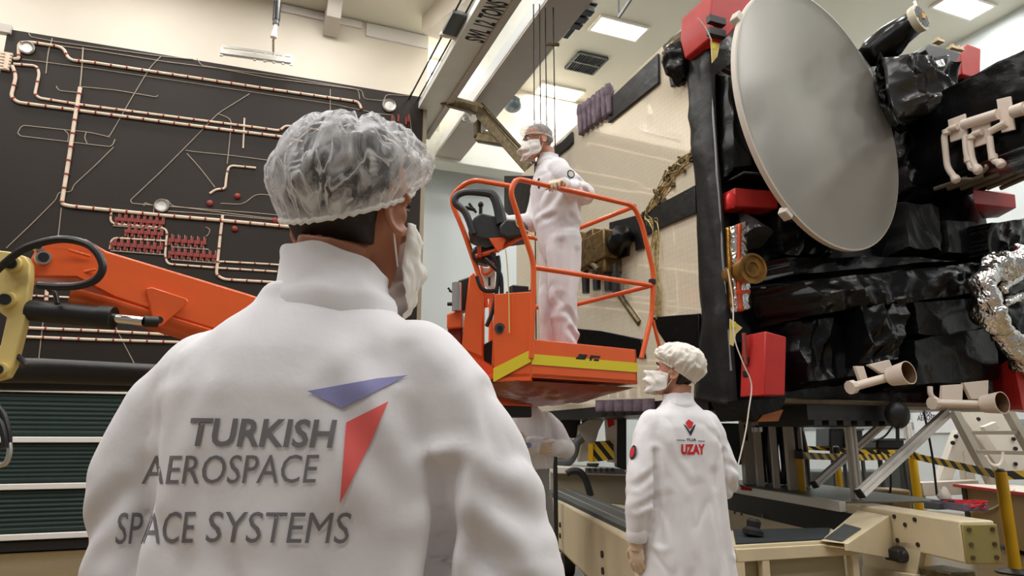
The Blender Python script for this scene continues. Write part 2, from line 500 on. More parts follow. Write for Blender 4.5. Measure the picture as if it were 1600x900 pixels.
zl = tl.z; zr = tr.z
mb = MB(); mb.prism([pl(x0, z0), pl(x1, z0), pl(x1, zr), pl(x0, zl)], -PNRM * .06)
mb.build('panel_board', M_cfrp, SP, bevel=.006)
mb = MB()
mb.bar(pl(x1 + .02, z0, -.03), pl(x1 + .02, zr, -.03), .09, .05, PNRM)
mb.build('edge_frame', mat('panel_edge', lin((160, 146, 124)), .5), SP)
def harness(pts, r, ties=0.0, name='wire_harness', rad=.1, m=None):
    r *= .76
    if 400 <= pts[-1][0] < 480 and len(pts) > 2:      # the runs go on behind the man's head
        x, y = pts[-1]; pts = list(pts) + [(640, y + (690 - y) / (3950 - x) * (640 - x))]
    mb = MB(); w = fillet([pp(x, y, r) for x, y in pts], rad)
    mb.tube(w, r, 8)
    if ties:
        mb.cm = 1; acc = ties * .5
        for a, b in zip(w[:-1], w[1:]):
            L = (b - a).length; d = (b - a).normalized() if L > 1e-6 else V3((1, 0, 0))
            while acc < L:
                p = a + d * acc
                mb.cyl(p - d * .01, p + d * .01, r * 1.35, seg=8)
                acc += ties
            acc -= L
    return mb.build(name, [m or M_harn, M_tie], SP)
T = .2
harness([(22, 93), (30, 93), (30, 68), (48, 67), (100, 75), (108, 95), (140, 98), (420, 140), (560, 160), (565, 172)], .028, T)
harness([(20, 104), (26, 120), (18, 152), (28, 161), (110, 172), (300, 197), (443, 215), (470, 222)], .03, T)
harness([(22, 101), (58, 104), (62, 116), (55, 148), (62, 154), (130, 165), (300, 187), (402, 200), (437, 205), (446, 197), (470, 200)], .024, T)
harness([(126, 138), (118, 185), (107, 258), (97, 320), (110, 323), (180, 330), (262, 338), (345, 345), (420, 352)], .034, T)
harness([(130, 75), (128, 110), (124, 150)], .012, 0, 'thin_harness', m=M_wire)
harness([(175, 328), (172, 350), (262, 357), (258, 400), (262, 413), (340, 419), (420, 424)], .02, .17)
harness([(348, 337), (344, 372), (338, 430), (350, 437), (420, 441)], .026, T)
harness([(340, 410), (345, 409), (420, 413)], .018, T)
harness([(400, 263), (358, 259), (354, 275), (352, 296), (338, 296), (328, 303)], .022, .3)
harness([(30, 512), (150, 517), (280, 524), (420, 534)], .026, T)
harness([(26, 526), (150, 531), (280, 535), (420, 545)], .026, T)
harness([(44, 462), (150, 467), (300, 478)], .018, T)
harness([(172, 390), (175, 372), (262, 377)], .018, .15)
harness([(74, 452), (73, 470)], .03, .2, rad=.02)
harness([(382, 185), (380, 232)], .016, 0)
harness([(582, 205), (578, 220)], .016, 0)
# thin wires
W = [[(45, 52), (48, 58), (90, 66), (250, 88), (302, 93)], [(75, 85), (78, 70), (140, 78), (260, 97), (420, 117), (560, 140), (562, 155)],
     [(308, 92), (314, 102), (420, 122), (520, 135), (566, 141), (568, 155), (600, 158), (603, 148), (640, 150), (643, 143)],
     [(35, 93), (150, 108), (300, 130), (400, 145), (520, 163), (590, 178), (612, 180)],
     [(252, 88), (235, 105), (205, 155), (172, 212), (168, 214)], [(390, 147), (340, 178), (300, 220), (250, 270), (204, 313), (206, 318), (240, 321), (400, 333)],
     [(340, 178), (362, 186), (358, 230), (355, 256)], [(88, 135), (92, 142), (122, 145)], [(128, 136), (180, 141), (244, 152), (247, 149)],
     [(28, 208), (34, 196), (100, 203), (140, 207), (165, 213), (172, 215)], [(28, 208), (32, 213), (100, 221), (132, 225), (175, 230), (180, 218)],
     [(100, 203), (108, 210), (106, 222)], [(135, 207), (132, 215), (136, 224)], [(178, 230), (150, 258), (115, 290), (112, 300), (92, 300), (88, 312), (50, 350), (10, 388)],
     [(96, 325), (94, 345), (88, 395)], [(290, 235), (300, 237), (360, 243), (420, 251)], [(292, 240), (312, 262), (336, 293)],
     [(225, 322), (226, 317), (238, 321)], [(240, 333), (242, 314), (262, 312), (268, 322), (400, 339)], [(262, 330), (350, 336), (420, 343)],
     [(82, 60), (75, 85), (72, 115)], [(68, 498), (60, 568)], [(178, 505), (190, 530), (212, 572)], [(20, 566), (120, 569), (212, 572)],
     [(321, 355), (328, 358), (327, 365), (322, 370)], [(516, 140), (516, 175)], [(640, 180), (643, 205)], [(345, 318), (380, 320), (400, 303)],
     [(590, 178), (615, 180), (616, 190)]]
for w in W: harness(w, .0085, 0, 'thin_wire', m=M_wire)
# red connector arrays with their little ladders of wire
def ladder(c00, c10, rows, cols, dz_px):
    pass
for rows in ([(185, 253, 343, 8, 177), (200, 251, 362, 6, 190), (178, 250, 382, 8, 173)], [(268, 318, 376, 6, 268), (268, 336, 396, 8, 268)]):
    for (xa, xb, y, n, xs) in rows:
        mb = MB(); sl = .085
        for k in range(n):
            x = xa + (xb - xa) * k / (n - 1); yy = y + sl * (x - xa)
            c = pp(x, yy, .02)
            mb.cm = 0
            mb.box(c, (.075, .03, .05)); mb.box(c + V3((.02, 0, .05)), (.03, .02, .05)); mb.box(c + V3((-.02, 0, -.05)), (.03, .02, .05))
            mb.cm = 1
            mb.cyl(pp(x + 1, yy - 10, .01), pp(x, yy + 10, .01), .007, seg=6)
        mb.cyl(pp(xs, y + 10, .012), pp(xb + 8, y + 10 + sl * (xb - xs), .012), .011, seg=6)
        mb.build('connector_row', [M_tie, M_wire], SP)
mb = MB()
for x, y in ((612, 186), (622, 186), (634, 190), (638, 186)):
    mb.box(pp(x, y, .02), (.03, .03, .12)); mb.cyl(pp(x, y - 8, .01), pp(x, y + 12, .01), .006, seg=6)
mb.build('connector_row', M_tie, SP)
for x, y, r in ((43, 76, .085), (608, 166, .1), (253, 322, .085)):
    o = MB().lathe([(r * .45, .0), (r, .0), (r * 1.15, .03), (r, .055), (r * .7, .03), (.001, .025)], pp(x, y, 0), PNRM).build('hold_down_point', mat('pad_metal', (.55, .53, .5), .35, .6), SP)
for x, y in ((367, 358), (371, 307), (328, 318), (430, 345)):
    MB().ell(pp(x, y, .02), (.045, .03, .045)).build('red_button', M_tie, SP)
# connector block at the left edge
mb = MB()
a = pp(5, 86, .03); b = pp(19, 86, .03); c = pp(13, 109, .03)
for k in range(6): mb.box(a + (b - a) * .5 + (c - pp(19, 86, .03)) * (k / 5) , (.14, .05, .028))
mb.box((a + c) * .5 + (b - a) * .25, (.05, .06, .24))
mb.build('connector_block', M_harn, SP)
mb = MB(); mb.box(pp(8, 46), (.16, .1, .14)); mb.cyl(pp(2, 42), pp(16, 46), .04); mb.build('corner_hinge', M_greybeam, SP, bevel=.01)

# ---- lifting beam with turnbuckle and chain above the panel
c = pp(400, 95, .12)
LB = thing('lifting_beam', c, 'small aluminium lifting beam hanging on a chain above the solar panel', 'lifting beam')
a = pp(345, 88, .12); b = pp(455, 103, .12)
mb = MB(); mb.bar(a, b, .06, .07, PNRM); mb.bar(a + V3((0, 0, .1)), b + V3((0, 0, .1)), .04, .02, PNRM)
mb.build('beam', M_steel, LB)
mb = MB()
for t in (.02, .48, .62, .75, .88, 1): mb.bar(a + (b - a) * t + V3((0, 0, -.06)), a + (b - a) * t + V3((0, 0, .12)), .04, .03, PNRM)
mb.build('clamp', M_steel, LB)
p = pp(427, 92, .12); q = pp(427, 67, .12)
mb = MB()
n = 9
for k in range(n):
    cc = p + (q - p) * ((k + .5) / n)
    ax = PU if k % 2 else PNRM
    pts = [cc + V3((0, 0, .035 * cos(t))) + ax * .014 * sin(t) for t in [2 * pi * i / 10 for i in range(10)]]
    mb.tube(pts, .0055, 6, closed=True)
mb.build('chain', M_darkmetal, LB)
r = pp(431, 45, .12); s = pp(434, 5, .12)
mb = MB(); mb.lathe([(.018, 0), (.05, .02), (.045, .1), (.03, .17), (.03, .26)], q, (r - q)); mb.build('load_hook', M_white, LB)
mb = MB(); mb.cyl(r, s, .05, .05); mb.cyl(s, s + (s - r) * 3, .016); mb.build('turnbuckle', M_vent, LB)
mb = MB(); mb.cyl(r + (s - r) * .15, r + (s - r) * .85, .056, .056); mb.build('label_sleeve', M_blackp, LB)

# ---- ribbed green cabinet bank under the panel
y0 = 9.8
CB = thing('ribbed_cabinet', (-1.5, y0, 0), 'long dark green ribbed cabinet with pale rails below the solar panel', 'cabinet')
M_rib = mat('dark_green_ribbed', lin((36, 54, 50)), .5, spec=.4, var=.08)
ztop, zbot = 1.86, .17
xa, xb = -4.2, 2.2
rails = [1.86, PY(60, 687, y0).z, PY(60, 760, y0).z, PY(60, 838, y0).z]
mb = MB()
for z in rails: mb.box2((xa, y0 - .02, z - .034), (xb, y0 + .04, z + .034))
mb.build('rail', M_alu, CB, bevel=.008)
for a, b in zip(rails[:-1], rails[1:]):
    n = 9; pr = []
    for k in range(n * 4 + 1):
        t = k / (n * 4); z = a - .045 + (b - a + .09) * t
        pr.append((y0 + .03 - .012 * (1 if (k % 4) in (1, 2) else 0), z))
    mb = MB(); mb.loft([[V3((xa, y, z)) for y, z in pr], [V3((xb, y, z)) for y, z in pr]], caps=False, closed=False)
    mb.box2((xa, y0 + .06, b), (xb, y0 + .5, a))
    mb.build('ribbed_panel', M_rib, CB, smooth=False, fix=False)
mb = MB(); mb.box2((xa, y0 + .03, .02), (xb, y0 + .5, zbot - .05)); mb.build('plinth', M_black, CB)
mb = MB(); mb.box2((xa, y0, ztop + .045), (xb, y0 + .5, ztop + .06)); mb.build('top_shelf', M_darkmetal, CB)
# small fittings on the cabinet top
for k, px in enumerate((50, 75, 120)):
    c = PY(px, 601, y0 + .1)
    mb = MB(); mb.box((c.x, y0 + .15, ztop + .06 + .05), (.3, .12, .1)); mb.cyl((c.x, y0 + .1, ztop + .1), (c.x, y0 + .06, ztop + .1), .04)
    tag(mb.build('clamp_block', M_darkmetal, bevel=.01), ['brownish clamp block at left on top of the green cabinet', 'brownish clamp block in the middle on top of the green cabinet', 'brownish clamp block at right on top of the green cabinet'][k], 'clamp')
# ---- articulated support arm at the right edge of the panel
AR = thing('support_arm', pp(668, 158, .1), 'bronze articulated support arm bolted to the top right corner of the solar panel', 'support arm')
j0 = pp(668, 158, .12); j1 = P(746, 172, 10.0); j2 = P(832, 268, 9.3)
mb = MB(); mb.bar(j0, j1, .13, .13); mb.bar(j0 + V3((0, 0, .12)), j1 + V3((0, 0, .1)), .05, .05)
mb.build('upper_arm', M_darkmetal, AR, bevel=.015)
mb = MB(); mb.bar(j1, j2, .14, .16); mb.bar(j1 + V3((.06, 0, .12)), j2 + V3((.06, 0, .12)), .05, .05)
mb.build('forearm', M_darkmetal, AR, bevel=.015)
for j in (j0, j1, j2): MB().cyl(j - FWD * .1, j + FWD * .1, .085, seg=18).build('joint', M_darkmetal, AR)
k0 = P(746, 215, 9.95); k1 = P(786, 222, 9.8)
mb = MB(); mb.bar(j1 + V3((0, 0, -.1)), k0, .1, .1); mb.bar(k0, k1, .12, .14); mb.bar(k0 + V3((.1, 0, .1)), k1 + V3((0, 0, .1)), .06, .06)
mb.build('lower_bracket', M_darkmetal, AR, bevel=.015)
c = P(729, 185, 9.95)
mb = MB(); mb.tube([c + (RGT * cos(t) + V3((0, 0, 1)) * sin(t)) * .055 for t in [2 * pi * i / 20 for i in range(20)]], .02, 8, closed=True)
mb.bar(c + RGT * .07, c + RGT * .17 + V3((0, 0, -.02)), .05, .12)
mb.build('lifting_eye', M_steel, AR)
# ================================================================ SATELLITE
SX, SY = 3.57, 4.27                   # left face plane x, front face plane y
SZ0, SZ1 = 1.555, 4.97
SXR, SYB = 6.85, 8.6
ST = thing('satellite', (SX + 1.6, SY + 2, 1.49), 'huge communications satellite in black foil with a large grey dish and a cream radiator side', 'satellite')
ORG[ST.name] = V3(ST.location)
def sx(px, py, off=0.0): return PX(px, py, SX - off)
def sy(px, py, off=0.0): return PY(px, py, SY - off)
def wob(p, a, s, o=0.0):
    q = p * s + V3((o, o, o)); return a * (noise.noise(q) + .5 * noise.noise(q * 2.1))
# body: front face, right, top and bottom as crumpled black blanket
mb = MB()
def front(u, v):
    p = V3((SX + (SXR - SX) * u, SY, SZ0 + (SZ1 - SZ0) * v))
    e = min(u, 1 - u, v, 1 - v) * 12
    p.y += min(1, e) * (wob(p, .05, 1.6) - abs(wob(p, .05, 4, 3)))
    return p
mb.grid(front, 60, 60)
mb.add([(SX, SY, SZ0), (SXR, SY, SZ0), (SXR, SYB, SZ0), (SX, SYB, SZ0), (SX, SY, SZ1), (SXR, SY, SZ1), (SXR, SYB, SZ1), (SX, SYB, SZ1)],
       [(0, 3, 2, 1), (4, 5, 6, 7), (1, 2, 6, 5), (2, 3, 7, 6), (3, 0, 4, 7)])
mb.build('body', M_foil, ST, ang=180, label='black foil wrapped body')
# radiator side: mirror tiles, the reflected cream wall put into their colour
m = mat('radiator_reflected_cream', lin((216, 204, 178)), .08, .12, coat=.0, spec=.9)
nt = m.node_tree; N = nt.nodes; L = nt.links
br = N.new('ShaderNodeTexBrick'); br.offset = 0; br.inputs['Scale'].default_value = 1.0
br.inputs['Brick Width'].default_value = .05; br.inputs['Row Height'].default_value = .05; br.inputs['Mortar Size'].default_value = .0012
tcn = [n for n in N if n.type == 'TEX_COORD'][0]
cmb = N.new('ShaderNodeCombineXYZ'); sep = N.new('ShaderNodeSeparateXYZ')
L.new(tcn.outputs['Object'], sep.inputs[0]); L.new(sep.outputs['Y'], cmb.inputs['X']); L.new(sep.outputs['Z'], cmb.inputs['Y']); L.new(cmb.outputs[0], br.inputs['Vector'])
br.inputs['Color1'].default_value = (*lin((248, 237, 213)), 1); br.inputs['Color2'].default_value = (*lin((245, 233, 208)), 1); br.inputs['Mortar'].default_value = (*lin((224, 210, 184)), 1)
L.new(br.outputs['Color'], N['Principled BSDF'].inputs['Base Color'])
N['Principled BSDF'].inputs['Coat Weight'].default_value = 1; N['Principled BSDF'].inputs['Coat IOR'].default_value = 2.2; N['Principled BSDF'].inputs['Coat Roughness'].default_value = .03
bp = N.new('ShaderNodeBump'); bp.inputs['Strength'].default_value = .12; bp.inputs['Distance'].default_value = .004
nz = N.new('ShaderNodeTexNoise'); nz.inputs['Scale'].default_value = 14
L.new(tcn.outputs['Object'], nz.inputs['Vector']); L.new(nz.outputs['Fac'], bp.inputs['Height']); L.new(bp.outputs['Normal'], N['Principled BSDF'].inputs['Normal'])
a = sx(880, 230)
mb = MB(); mb.box2((SX - .03, SY + .06, SZ0 + .05), (SX + .01, SYB, SZ1 - .02)); mb.build('radiator_panel', m, ST, bevel=.004, label='mirror tile radiator panel coloured like its cream reflection')
def patch(pts, name, m, off=.035, th=.025, wr=.01, label=None, bev=.006):
    """blanket strip lying on the radiator side"""
    mb = MB(); mb.prism([sx(x, y, off) for x, y in pts], (-th, 0, 0))
    return mb.build(name, m, ST, bevel=bev, label=label)
# corner strip: a draped strip, subdivided so that it wrinkles
def strip(left, right, name, m, off, amp, n=40, k=8, side='x', th=.03):
    """blanket between two pixel-measured edges lying on the face"""
    f = sx if side == 'x' else sy
    lp = smoothpath([f(x, y, off) for x, y in left], 8); rp = smoothpath([f(x, y, off) for x, y in right], 8)
    def at(ps, t):
        t *= len(ps) - 1; i = min(int(t), len(ps) - 2); return ps[i].lerp(ps[i + 1], t - i)
    nv = V3((-1, 0, 0)) if side == 'x' else V3((0, -1, 0))
    def fn(u, v):
        p = at(lp, v).lerp(at(rp, v), u)
        e = min(1, min(u, 1 - u) * 6)
        p += nv * (amp * (abs(noise.noise(p * 3.1)) + .5 * abs(noise.noise(p * 7))) * e + th * min(1, e + .0))
        return p
    mb = MB(); mb.grid(fn, k, n)
    b = [at(lp, v / n) + nv * -.012 for v in range(n + 1)]; c = [at(rp, v / n) + nv * -.012 for v in range(n + 1)]
    o = mb.build(name, m, ST, ang=180)
    s = o.modifiers.new('solid', 'SOLIDIFY'); s.thickness = .012; s.offset = -1
    return o
strip([(1106, 8), (1078, 60), (1076, 125), (1080, 225), (1087, 300), (1092, 450), (1096, 500), (1086, 590), (1084, 622)],
      [(1116, 14), (1117, 70), (1117, 125), (1121, 225), (1128, 300), (1137, 420), (1143, 500), (1150, 590), (1152, 635)], 'corner_blanket', M_foil_s, .03, .05)
strip([(1036, 80), (1050, 70), (1078, 42), (1104, 16)], [(1046, 98), (1056, 88), (1078, 70), (1106, 40)], 'top_edge_blanket', M_foil_s, .03, .03, 20, 4)
patch([(1047, 113), (1051, 137), (1077, 122), (1077, 95), (1060, 95)], 'blanket_flap', M_foil_s)
patch([(953, 193), (954, 156), (1031, 84), (1032, 130)], 'blanket_strip', M_foil_s)
patch([(868, 230), (880, 222), (896, 206), (897, 223), (888, 233), (870, 246)], 'blanket_strip', M_foil_s)
patch([(1089, 290), (1040, 316), (1005, 335), (955, 348), (955, 404), (960, 408), (984, 400), (984, 380), (995, 376), (996, 392), (1008, 388), (1008, 370), (1040, 354), (1091, 333)], 'middle_strap', M_foil_s, bev=.004)
patch([(800, 470), (835, 450), (835, 470), (800, 492)], 'blanket_strip', M_foil_s)
patch([(790, 275), (838, 275), (838, 325), (800, 340), (790, 330)], 'blanket_strip', M_foil_s)
patch([(900, 513), (940, 517), (1005, 530), (1010, 560), (900, 552)], 'blanket_and_reflection', M_foil)  # dark reflection in the panel, laid on as a black strip
patch([(1022, 496), (1096, 490), (1096, 600), (1060, 560), (1032, 520)], 'blanket_and_reflection', M_foil)
# crumpled knot near the top
o = MB().ell(sx(1061, 98, .08), (.13, .17, .2), seg=28, rings=20).build('foil_bundle', M_foil, ST, ang=180); crumple(o, .06, 6, 2)
strip([(1040, 70), (1060, 55), (1080, 35), (1100, 15)], [(1047, 92), (1062, 78), (1082, 60), (1098, 40)], 'clear_film', mat('brown_film', lin((120, 108, 90)), .15, .3, bump=.5, bscale=12), .045, .05, 16, 4)
# row of wrapped purple feeds on the top edge
M_pur = mat('purple_grey_wrap', lin((112, 96, 108)), .5, bump=.5, bscale=18, bdist=.02, var=.25, vscale=10)
for i in range(7):
    t = i / 6; px = 908 + 44 * t; py = 186 - 33 * t
    c = sx(px, py, .06); h = .34
    mb = MB(); mb.lathe([(.035, -.2), (.042, -.17), (.05, -.03), (.046, .03), (.056, .07), (.056, .12), (.04, .16), (.015, .17)], c, (0, 0, 1), 14)
    o = mb.build('wrapped_feed', [M_pur], ST, ang=180); crumple(o, .02, 14, i)
patch([(905, 190), (935, 162), (957, 142), (957, 165), (935, 190), (910, 208)], 'blanket_strip', M_foil_s, off=.03, th=.015)
# instrument of brackets and connectors hanging on the radiator beside the man
EQ = MB()
c = sx(931, 392, .18)
for k in range(6):
    p = sx(908 + k * 9, 380 + (k % 3) * 14, .12); EQ.box(p, (.22, .16, .22 + .05 * (k % 2)))
EQ.box(c, (.16, .62, .3)); EQ.build('feed_electronics', mat('bronze_parts', lin((120, 98, 62)), .35, .6, var=.5, vscale=18, bump=.4, bscale=30), ST, bevel=.015)
for k, (x, y) in enumerate(((915, 430), (932, 424), (950, 425), (962, 428))):
    mb = MB(); p = sx(x, y, .15); mb.lathe([(.04, -.2), (.045, 0), (.03, .01), (.03, .1)], p, (0, 0, 1), 16); mb.build('connector_plug', M_blackp, ST)
o = MB().lathe([(.04, -.2), (.105, -.16), (.12, 0), (.105, .13), (.05, .16)], sx(968, 374, .16), (-.3, -1, .2), 22).build('foil_cylinder', M_foil, ST); crumple(o, .03, 9, 4)
mb = MB(); mb.tube([sx(920, 405, .2), sx(935, 420, .25), sx(955, 440, .1), sx(975, 470, .03), sx(1000, 505, .03)], .035, 10); mb.build('support_strut', M_darkmetal, ST)
# gold reflections in the radiator, built as wires and flecks lying on it
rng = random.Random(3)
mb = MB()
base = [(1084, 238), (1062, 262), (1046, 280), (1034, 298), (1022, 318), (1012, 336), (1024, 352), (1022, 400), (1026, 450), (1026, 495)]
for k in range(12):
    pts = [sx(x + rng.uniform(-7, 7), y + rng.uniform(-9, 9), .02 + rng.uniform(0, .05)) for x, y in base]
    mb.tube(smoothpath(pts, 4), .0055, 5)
mb.build('loom_reflection', mat('reflected_gold', lin((186, 166, 112)), .35, .3, var=.5, vscale=30), ST)
for k in range(34):
    t = rng.random() * (len(base) - 4); i = int(t); f = t - i
    x = base[i][0] * (1 - f) + base[i + 1][0] * f + rng.uniform(-9, 9); y = base[i][1] * (1 - f) + base[i + 1][1] * f + rng.uniform(-9, 9)
    mb = MB(); mb.box(sx(x, y, .05), [rng.uniform(.015, .05) for _ in range(3)], Matrix.Rotation(rng.random() * 3, 3, 'X')); mb.build('reflection_fleck', M_darkmetal, ST)
# bright piping seam down the corner
mb = MB(); mb.tube(smoothpath([V3((SX - .04, SY - .03, 0)) + V3((wob(V3((0, 0, z)), .02, 2), 0, z)) for z in [SZ1 - .15 - k * .16 for k in range(20)]], 3), .011, 8)
mb.build('edge_piping', mat('grey_piping', (.3, .3, .31), .3, .3), ST)

# ---- dish
def cdir(x, d, z): return RGT * x + FWD * d + V3((0, 0, z))
DC = P(1288.8, 183.8, 5.1); DN = cdir(.562448, -.826545, .021807).normalized(); DR = .981237 * 5.1 / 4.5
DX = V3((0, 0, 1)).cross(DN).normalized(); DY = DN.cross(DX)
M_dish = mat('dish_grey', lin((150, 146, 138)), .38, .5, var=.05, vscale=1.3, bump=.04, bscale=3, bdist=.05)
M_rim = mat('dish_rim', lin((214, 206, 194)), .5)
mb = MB(); seg = 96
prof = [(k / 16 * (DR - .02), -.16 * (1 - (k / 16) ** 2)) for k in range(17)]
prof = [(max(r, .001), h) for r, h in prof]
mb.lathe(prof + [(DR - .012, .004)], DC, DN, seg, caps=False)
mb.cm = 1
mb.lathe([(DR - .012, .004), (DR, 0), (DR + .002, -.015), (DR, -.04), (DR - .02, -.045), (DR * .8, -.11), (DR * .4, -.19), (.01, -.22)], DC, DN, seg, caps=False)
DO = mb.build('dish_reflector', [M_dish, M_rim], ST, ang=50, label='large round grey dish with pale rim')
for ang in (radians(150), radians(236), radians(38)):
    d = DX * cos(ang) + DY * sin(ang)
    p = DC + d * (DR + .01) - DN * .04
    mb = MB(); mb.bar(p - DX.cross(d) * 0 - d * .03, p + d * .035, .09, .07, DN); mb.build('rim_clip', M_rim, DO, bevel=.008)
mb = MB(); mb.cyl(DC - DN * .2, DC - DN * .2 + V3((0, .4, 0)), .2, .3); mb.build('dish_mount', M_foil, ST)

# ---- red protective covers on the front
def frontbox(px0, py0, px1, py1, d0, d1, name, m, label=None, bev=.012):
    a = PY(px0, py1, SY - d1); b = PY(px1, py0, SY - d1)
    mb = MB(); mb.box2((a.x, SY - d1, a.z), (b.x, SY - d0, b.z)); return mb.build(name, m, ST, bevel=bev, label=label)
def cover(pts, d, depth, name, label, bev=.01):
    mb = MB(); mb.prism([PY(x, y, SY - d) for x, y in pts], (0, depth, 0)); return mb.build(name, M_red, ST, bevel=bev, label=label)
R1 = cover(((1196, 517), (1229, 526), (1227, 618), (1194, 618)), .34, .26, 'red_cover', 'lower red cover at the near corner')
def lf(px, py):                       # on the left flank of the lower cover
    x0 = PY(1195, 570, SY - .34).x; return PX(px, py, x0 - .004)
for py in (563, 584): MB().box(lf(1166, py), (.03, .05, .045)).build('black_latch', M_black, R1, bevel=.004)
c = lf(1166, 545); MB().cyl(c + V3((-.012, 0, -.12)), c + V3((-.012, 0, .12)), .016).build('handle_rod', mat('dull_red', lin((150, 70, 60)), .5), R1)
mb = MB(); p = [PY(x, y, SY - .2) for x, y in ((1165, 625), (1228, 622), (1215, 655), (1180, 657))]; mb.prism(p, (0, .4, 0)); mb.build('dark_foot', M_foil, ST)
mb = MB(); p = [PY(x, y, SY - .22) for x, y in ((1194, 648), (1224, 640), (1216, 658), (1186, 659))]; mb.prism(p, (0, .2, 0)); mb.build('amber_lens', mat('amber', lin((150, 84, 36)), .3), ST)
R2 = cover(((1148, 293), (1216, 298), (1216, 326), (1149, 322)), .16, .2, 'red_cover', 'dark red cover behind the dish edge')
c = PX(1143, 313, PY(1148, 300, SY - .16).x - .02); MB().ell(c, (.05, .03, .07)).build('red_knob', mat('bright_red', lin((236, 60, 60)), .2), R2)
mb = MB(); p = [PY(x, y, SY - .25) for x, y in ((1112, -14), (1178, -14), (1170, 22), (1152, 40), (1136, 58), (1118, 52), (1110, 20))]
mb.prism(p, (0, .42, 0)); R3 = mb.build('red_cover', M_red, ST, bevel=.012, label='red cover on the top corner')
for y in (33, 52):
    c = PY(1119, y, SY - .28); MB().box(c, (.16, .05, .06)).build('black_latch', M_black, R3)
mb = MB(); p = [PY(x, y, SY - .3) for x, y in ((1500, 76), (1511, 68), (1533, 76), (1532, 124), (1503, 116))]
mb.prism(p, (0, .4, 0)); mb.build('red_cover', M_red, ST, bevel=.012, label='red cover at the top right')
mb = MB(); p = [PY(x, y, SY - .25) for x, y in ((1504, 118), (1531, 124), (1524, 142), (1510, 150))]; mb.prism(p, (0, .4, 0)); mb.build('dark_foot', M_foil, ST)
mb = MB(); p = [PY(x, y, SY - .5) for x, y in ((1520, 296), (1586, 304), (1588, 325), (1522, 318))]
q = [PY(x, y, SY - .1) for x, y in ((1520, 296), (1570, 300), (1560, 340), (1535, 342))]
mb.loft([p, q]); mb.build('red_cover', M_red, ST, bevel=.006, label='flat red cover at the right edge')
mb = MB(); p = [PY(x, y, SY - .55) for x, y in ((1583, 556), (1640, 580), (1640, 650), (1598, 640))]; q = [PY(x, y, SY - .2) for x, y in ((1548, 580), (1640, 580), (1640, 640), (1556, 640))]
mb.loft([p, q]); mb.build('red_cover', M_red, ST, bevel=.006, label='red cover at the lower right')

mb = MB(); mb.prism([PY(x, y, SY - .02) for x, y in ((1130, 284), (1190, 288), (1190, 292), (1130, 288))], (0, -.24, 0)); mb.build('added_shade_flap', M_foil, ST, bevel=.004)  # foil flap added to keep ceiling light off the red cover below
# ---- silver blanket with orange tape, gold horn and black cone near the corner
def fpanel(pts, d, th, name, m, parent=None, amp=0., bev=.004, label=None):
    mb = MB(); mb.prism([PY(x, y, SY - d) for x, y in pts], (0, th, 0))
    return mb.build(name, m, parent or ST, bevel=bev, label=label)
SV = strip([(1137, 356), (1138, 400), (1140, 450), (1142, 489)], [(1167, 345), (1169, 400), (1172, 440), (1174, 482)], 'silver_blanket', M_silver, .16, .02, 24, 8, 'y')
strip([(1153, 350), (1152, 400), (1152, 450), (1154, 487)], [(1159, 348), (1158, 400), (1159, 450), (1162, 486)], 'orange_tape', M_redtape, .205, .0, 12, 2, 'y', 0.01)
fpanel([(1150, 454), (1173, 452), (1173, 458), (1150, 460)], .24, .01, 'orange_tape', M_redtape)
strip([(1134, 356), (1136, 420), (1140, 480)], [(1138, 355), (1141, 420), (1145, 480)], 'gold_edge', M_gold, .17, .02, 20, 2, 'y')
mb = MB(); mb.lathe([(.02, -.32), (.09, -.12), (.13, .0)], PY(1182, 372, SY - .2), (-.0, -.6, -1), 20); o = mb.build('foil_cone', M_foil_g, ST); crumple(o, .03, 10, 1)
mb = MB(); c = PY(1175, 420, SY - .32); mb.lathe([(.07, .3), (.1, .1), (.112, 0), (.118, -.02), (.1, -.022), (.098, -.006), (.07, -.004), (.066, -.014), (.05, -.014), (.046, 0), (.01, .002)], c, (.1, 1, .05), 28); mb.build('gold_horn', mat('brown_gold', lin((150, 112, 56)), .35, .6, bump=.4, bscale=18, bdist=.01, var=.5, vscale=9), ST)
for pts in (((1111, 64), (1125, 68), (1121, 88), (1113, 98)), ((1141, 498), (1160, 512), (1150, 522), (1146, 541), (1141, 538))):
    o = fpanel(pts, .3 if pts[0][1] > 200 else .25, .008, 'warning_tag', mat('tag_cream', lin((226, 206, 130)), .5), bev=0)
    cx = sum(p[0] for p in pts) / len(pts); y0 = pts[0][1]
    c = PY(cx - 1, y0 + 9, SY - .31); 
    MB().box(c, (.035, .006, .045)).build('tag_print', M_tape_y, o)
mb = MB(); mb.tube(smoothpath([PY(x, y, SY - .3) for x, y in ((1090, 28), (1103, 44), (1112, 64))], 6), .005, 6); mb.build('tag_cord', M_white, ST)
mb = MB(); mb.tube(smoothpath([PY(x, y, SY - .45) for x, y in ((1137, 420), (1145, 470), (1147, 525), (1160, 565), (1174, 600), (1170, 640), (1164, 680), (1150, 740))], 6), .005, 6); mb.build('tag_cord', M_white, ST)

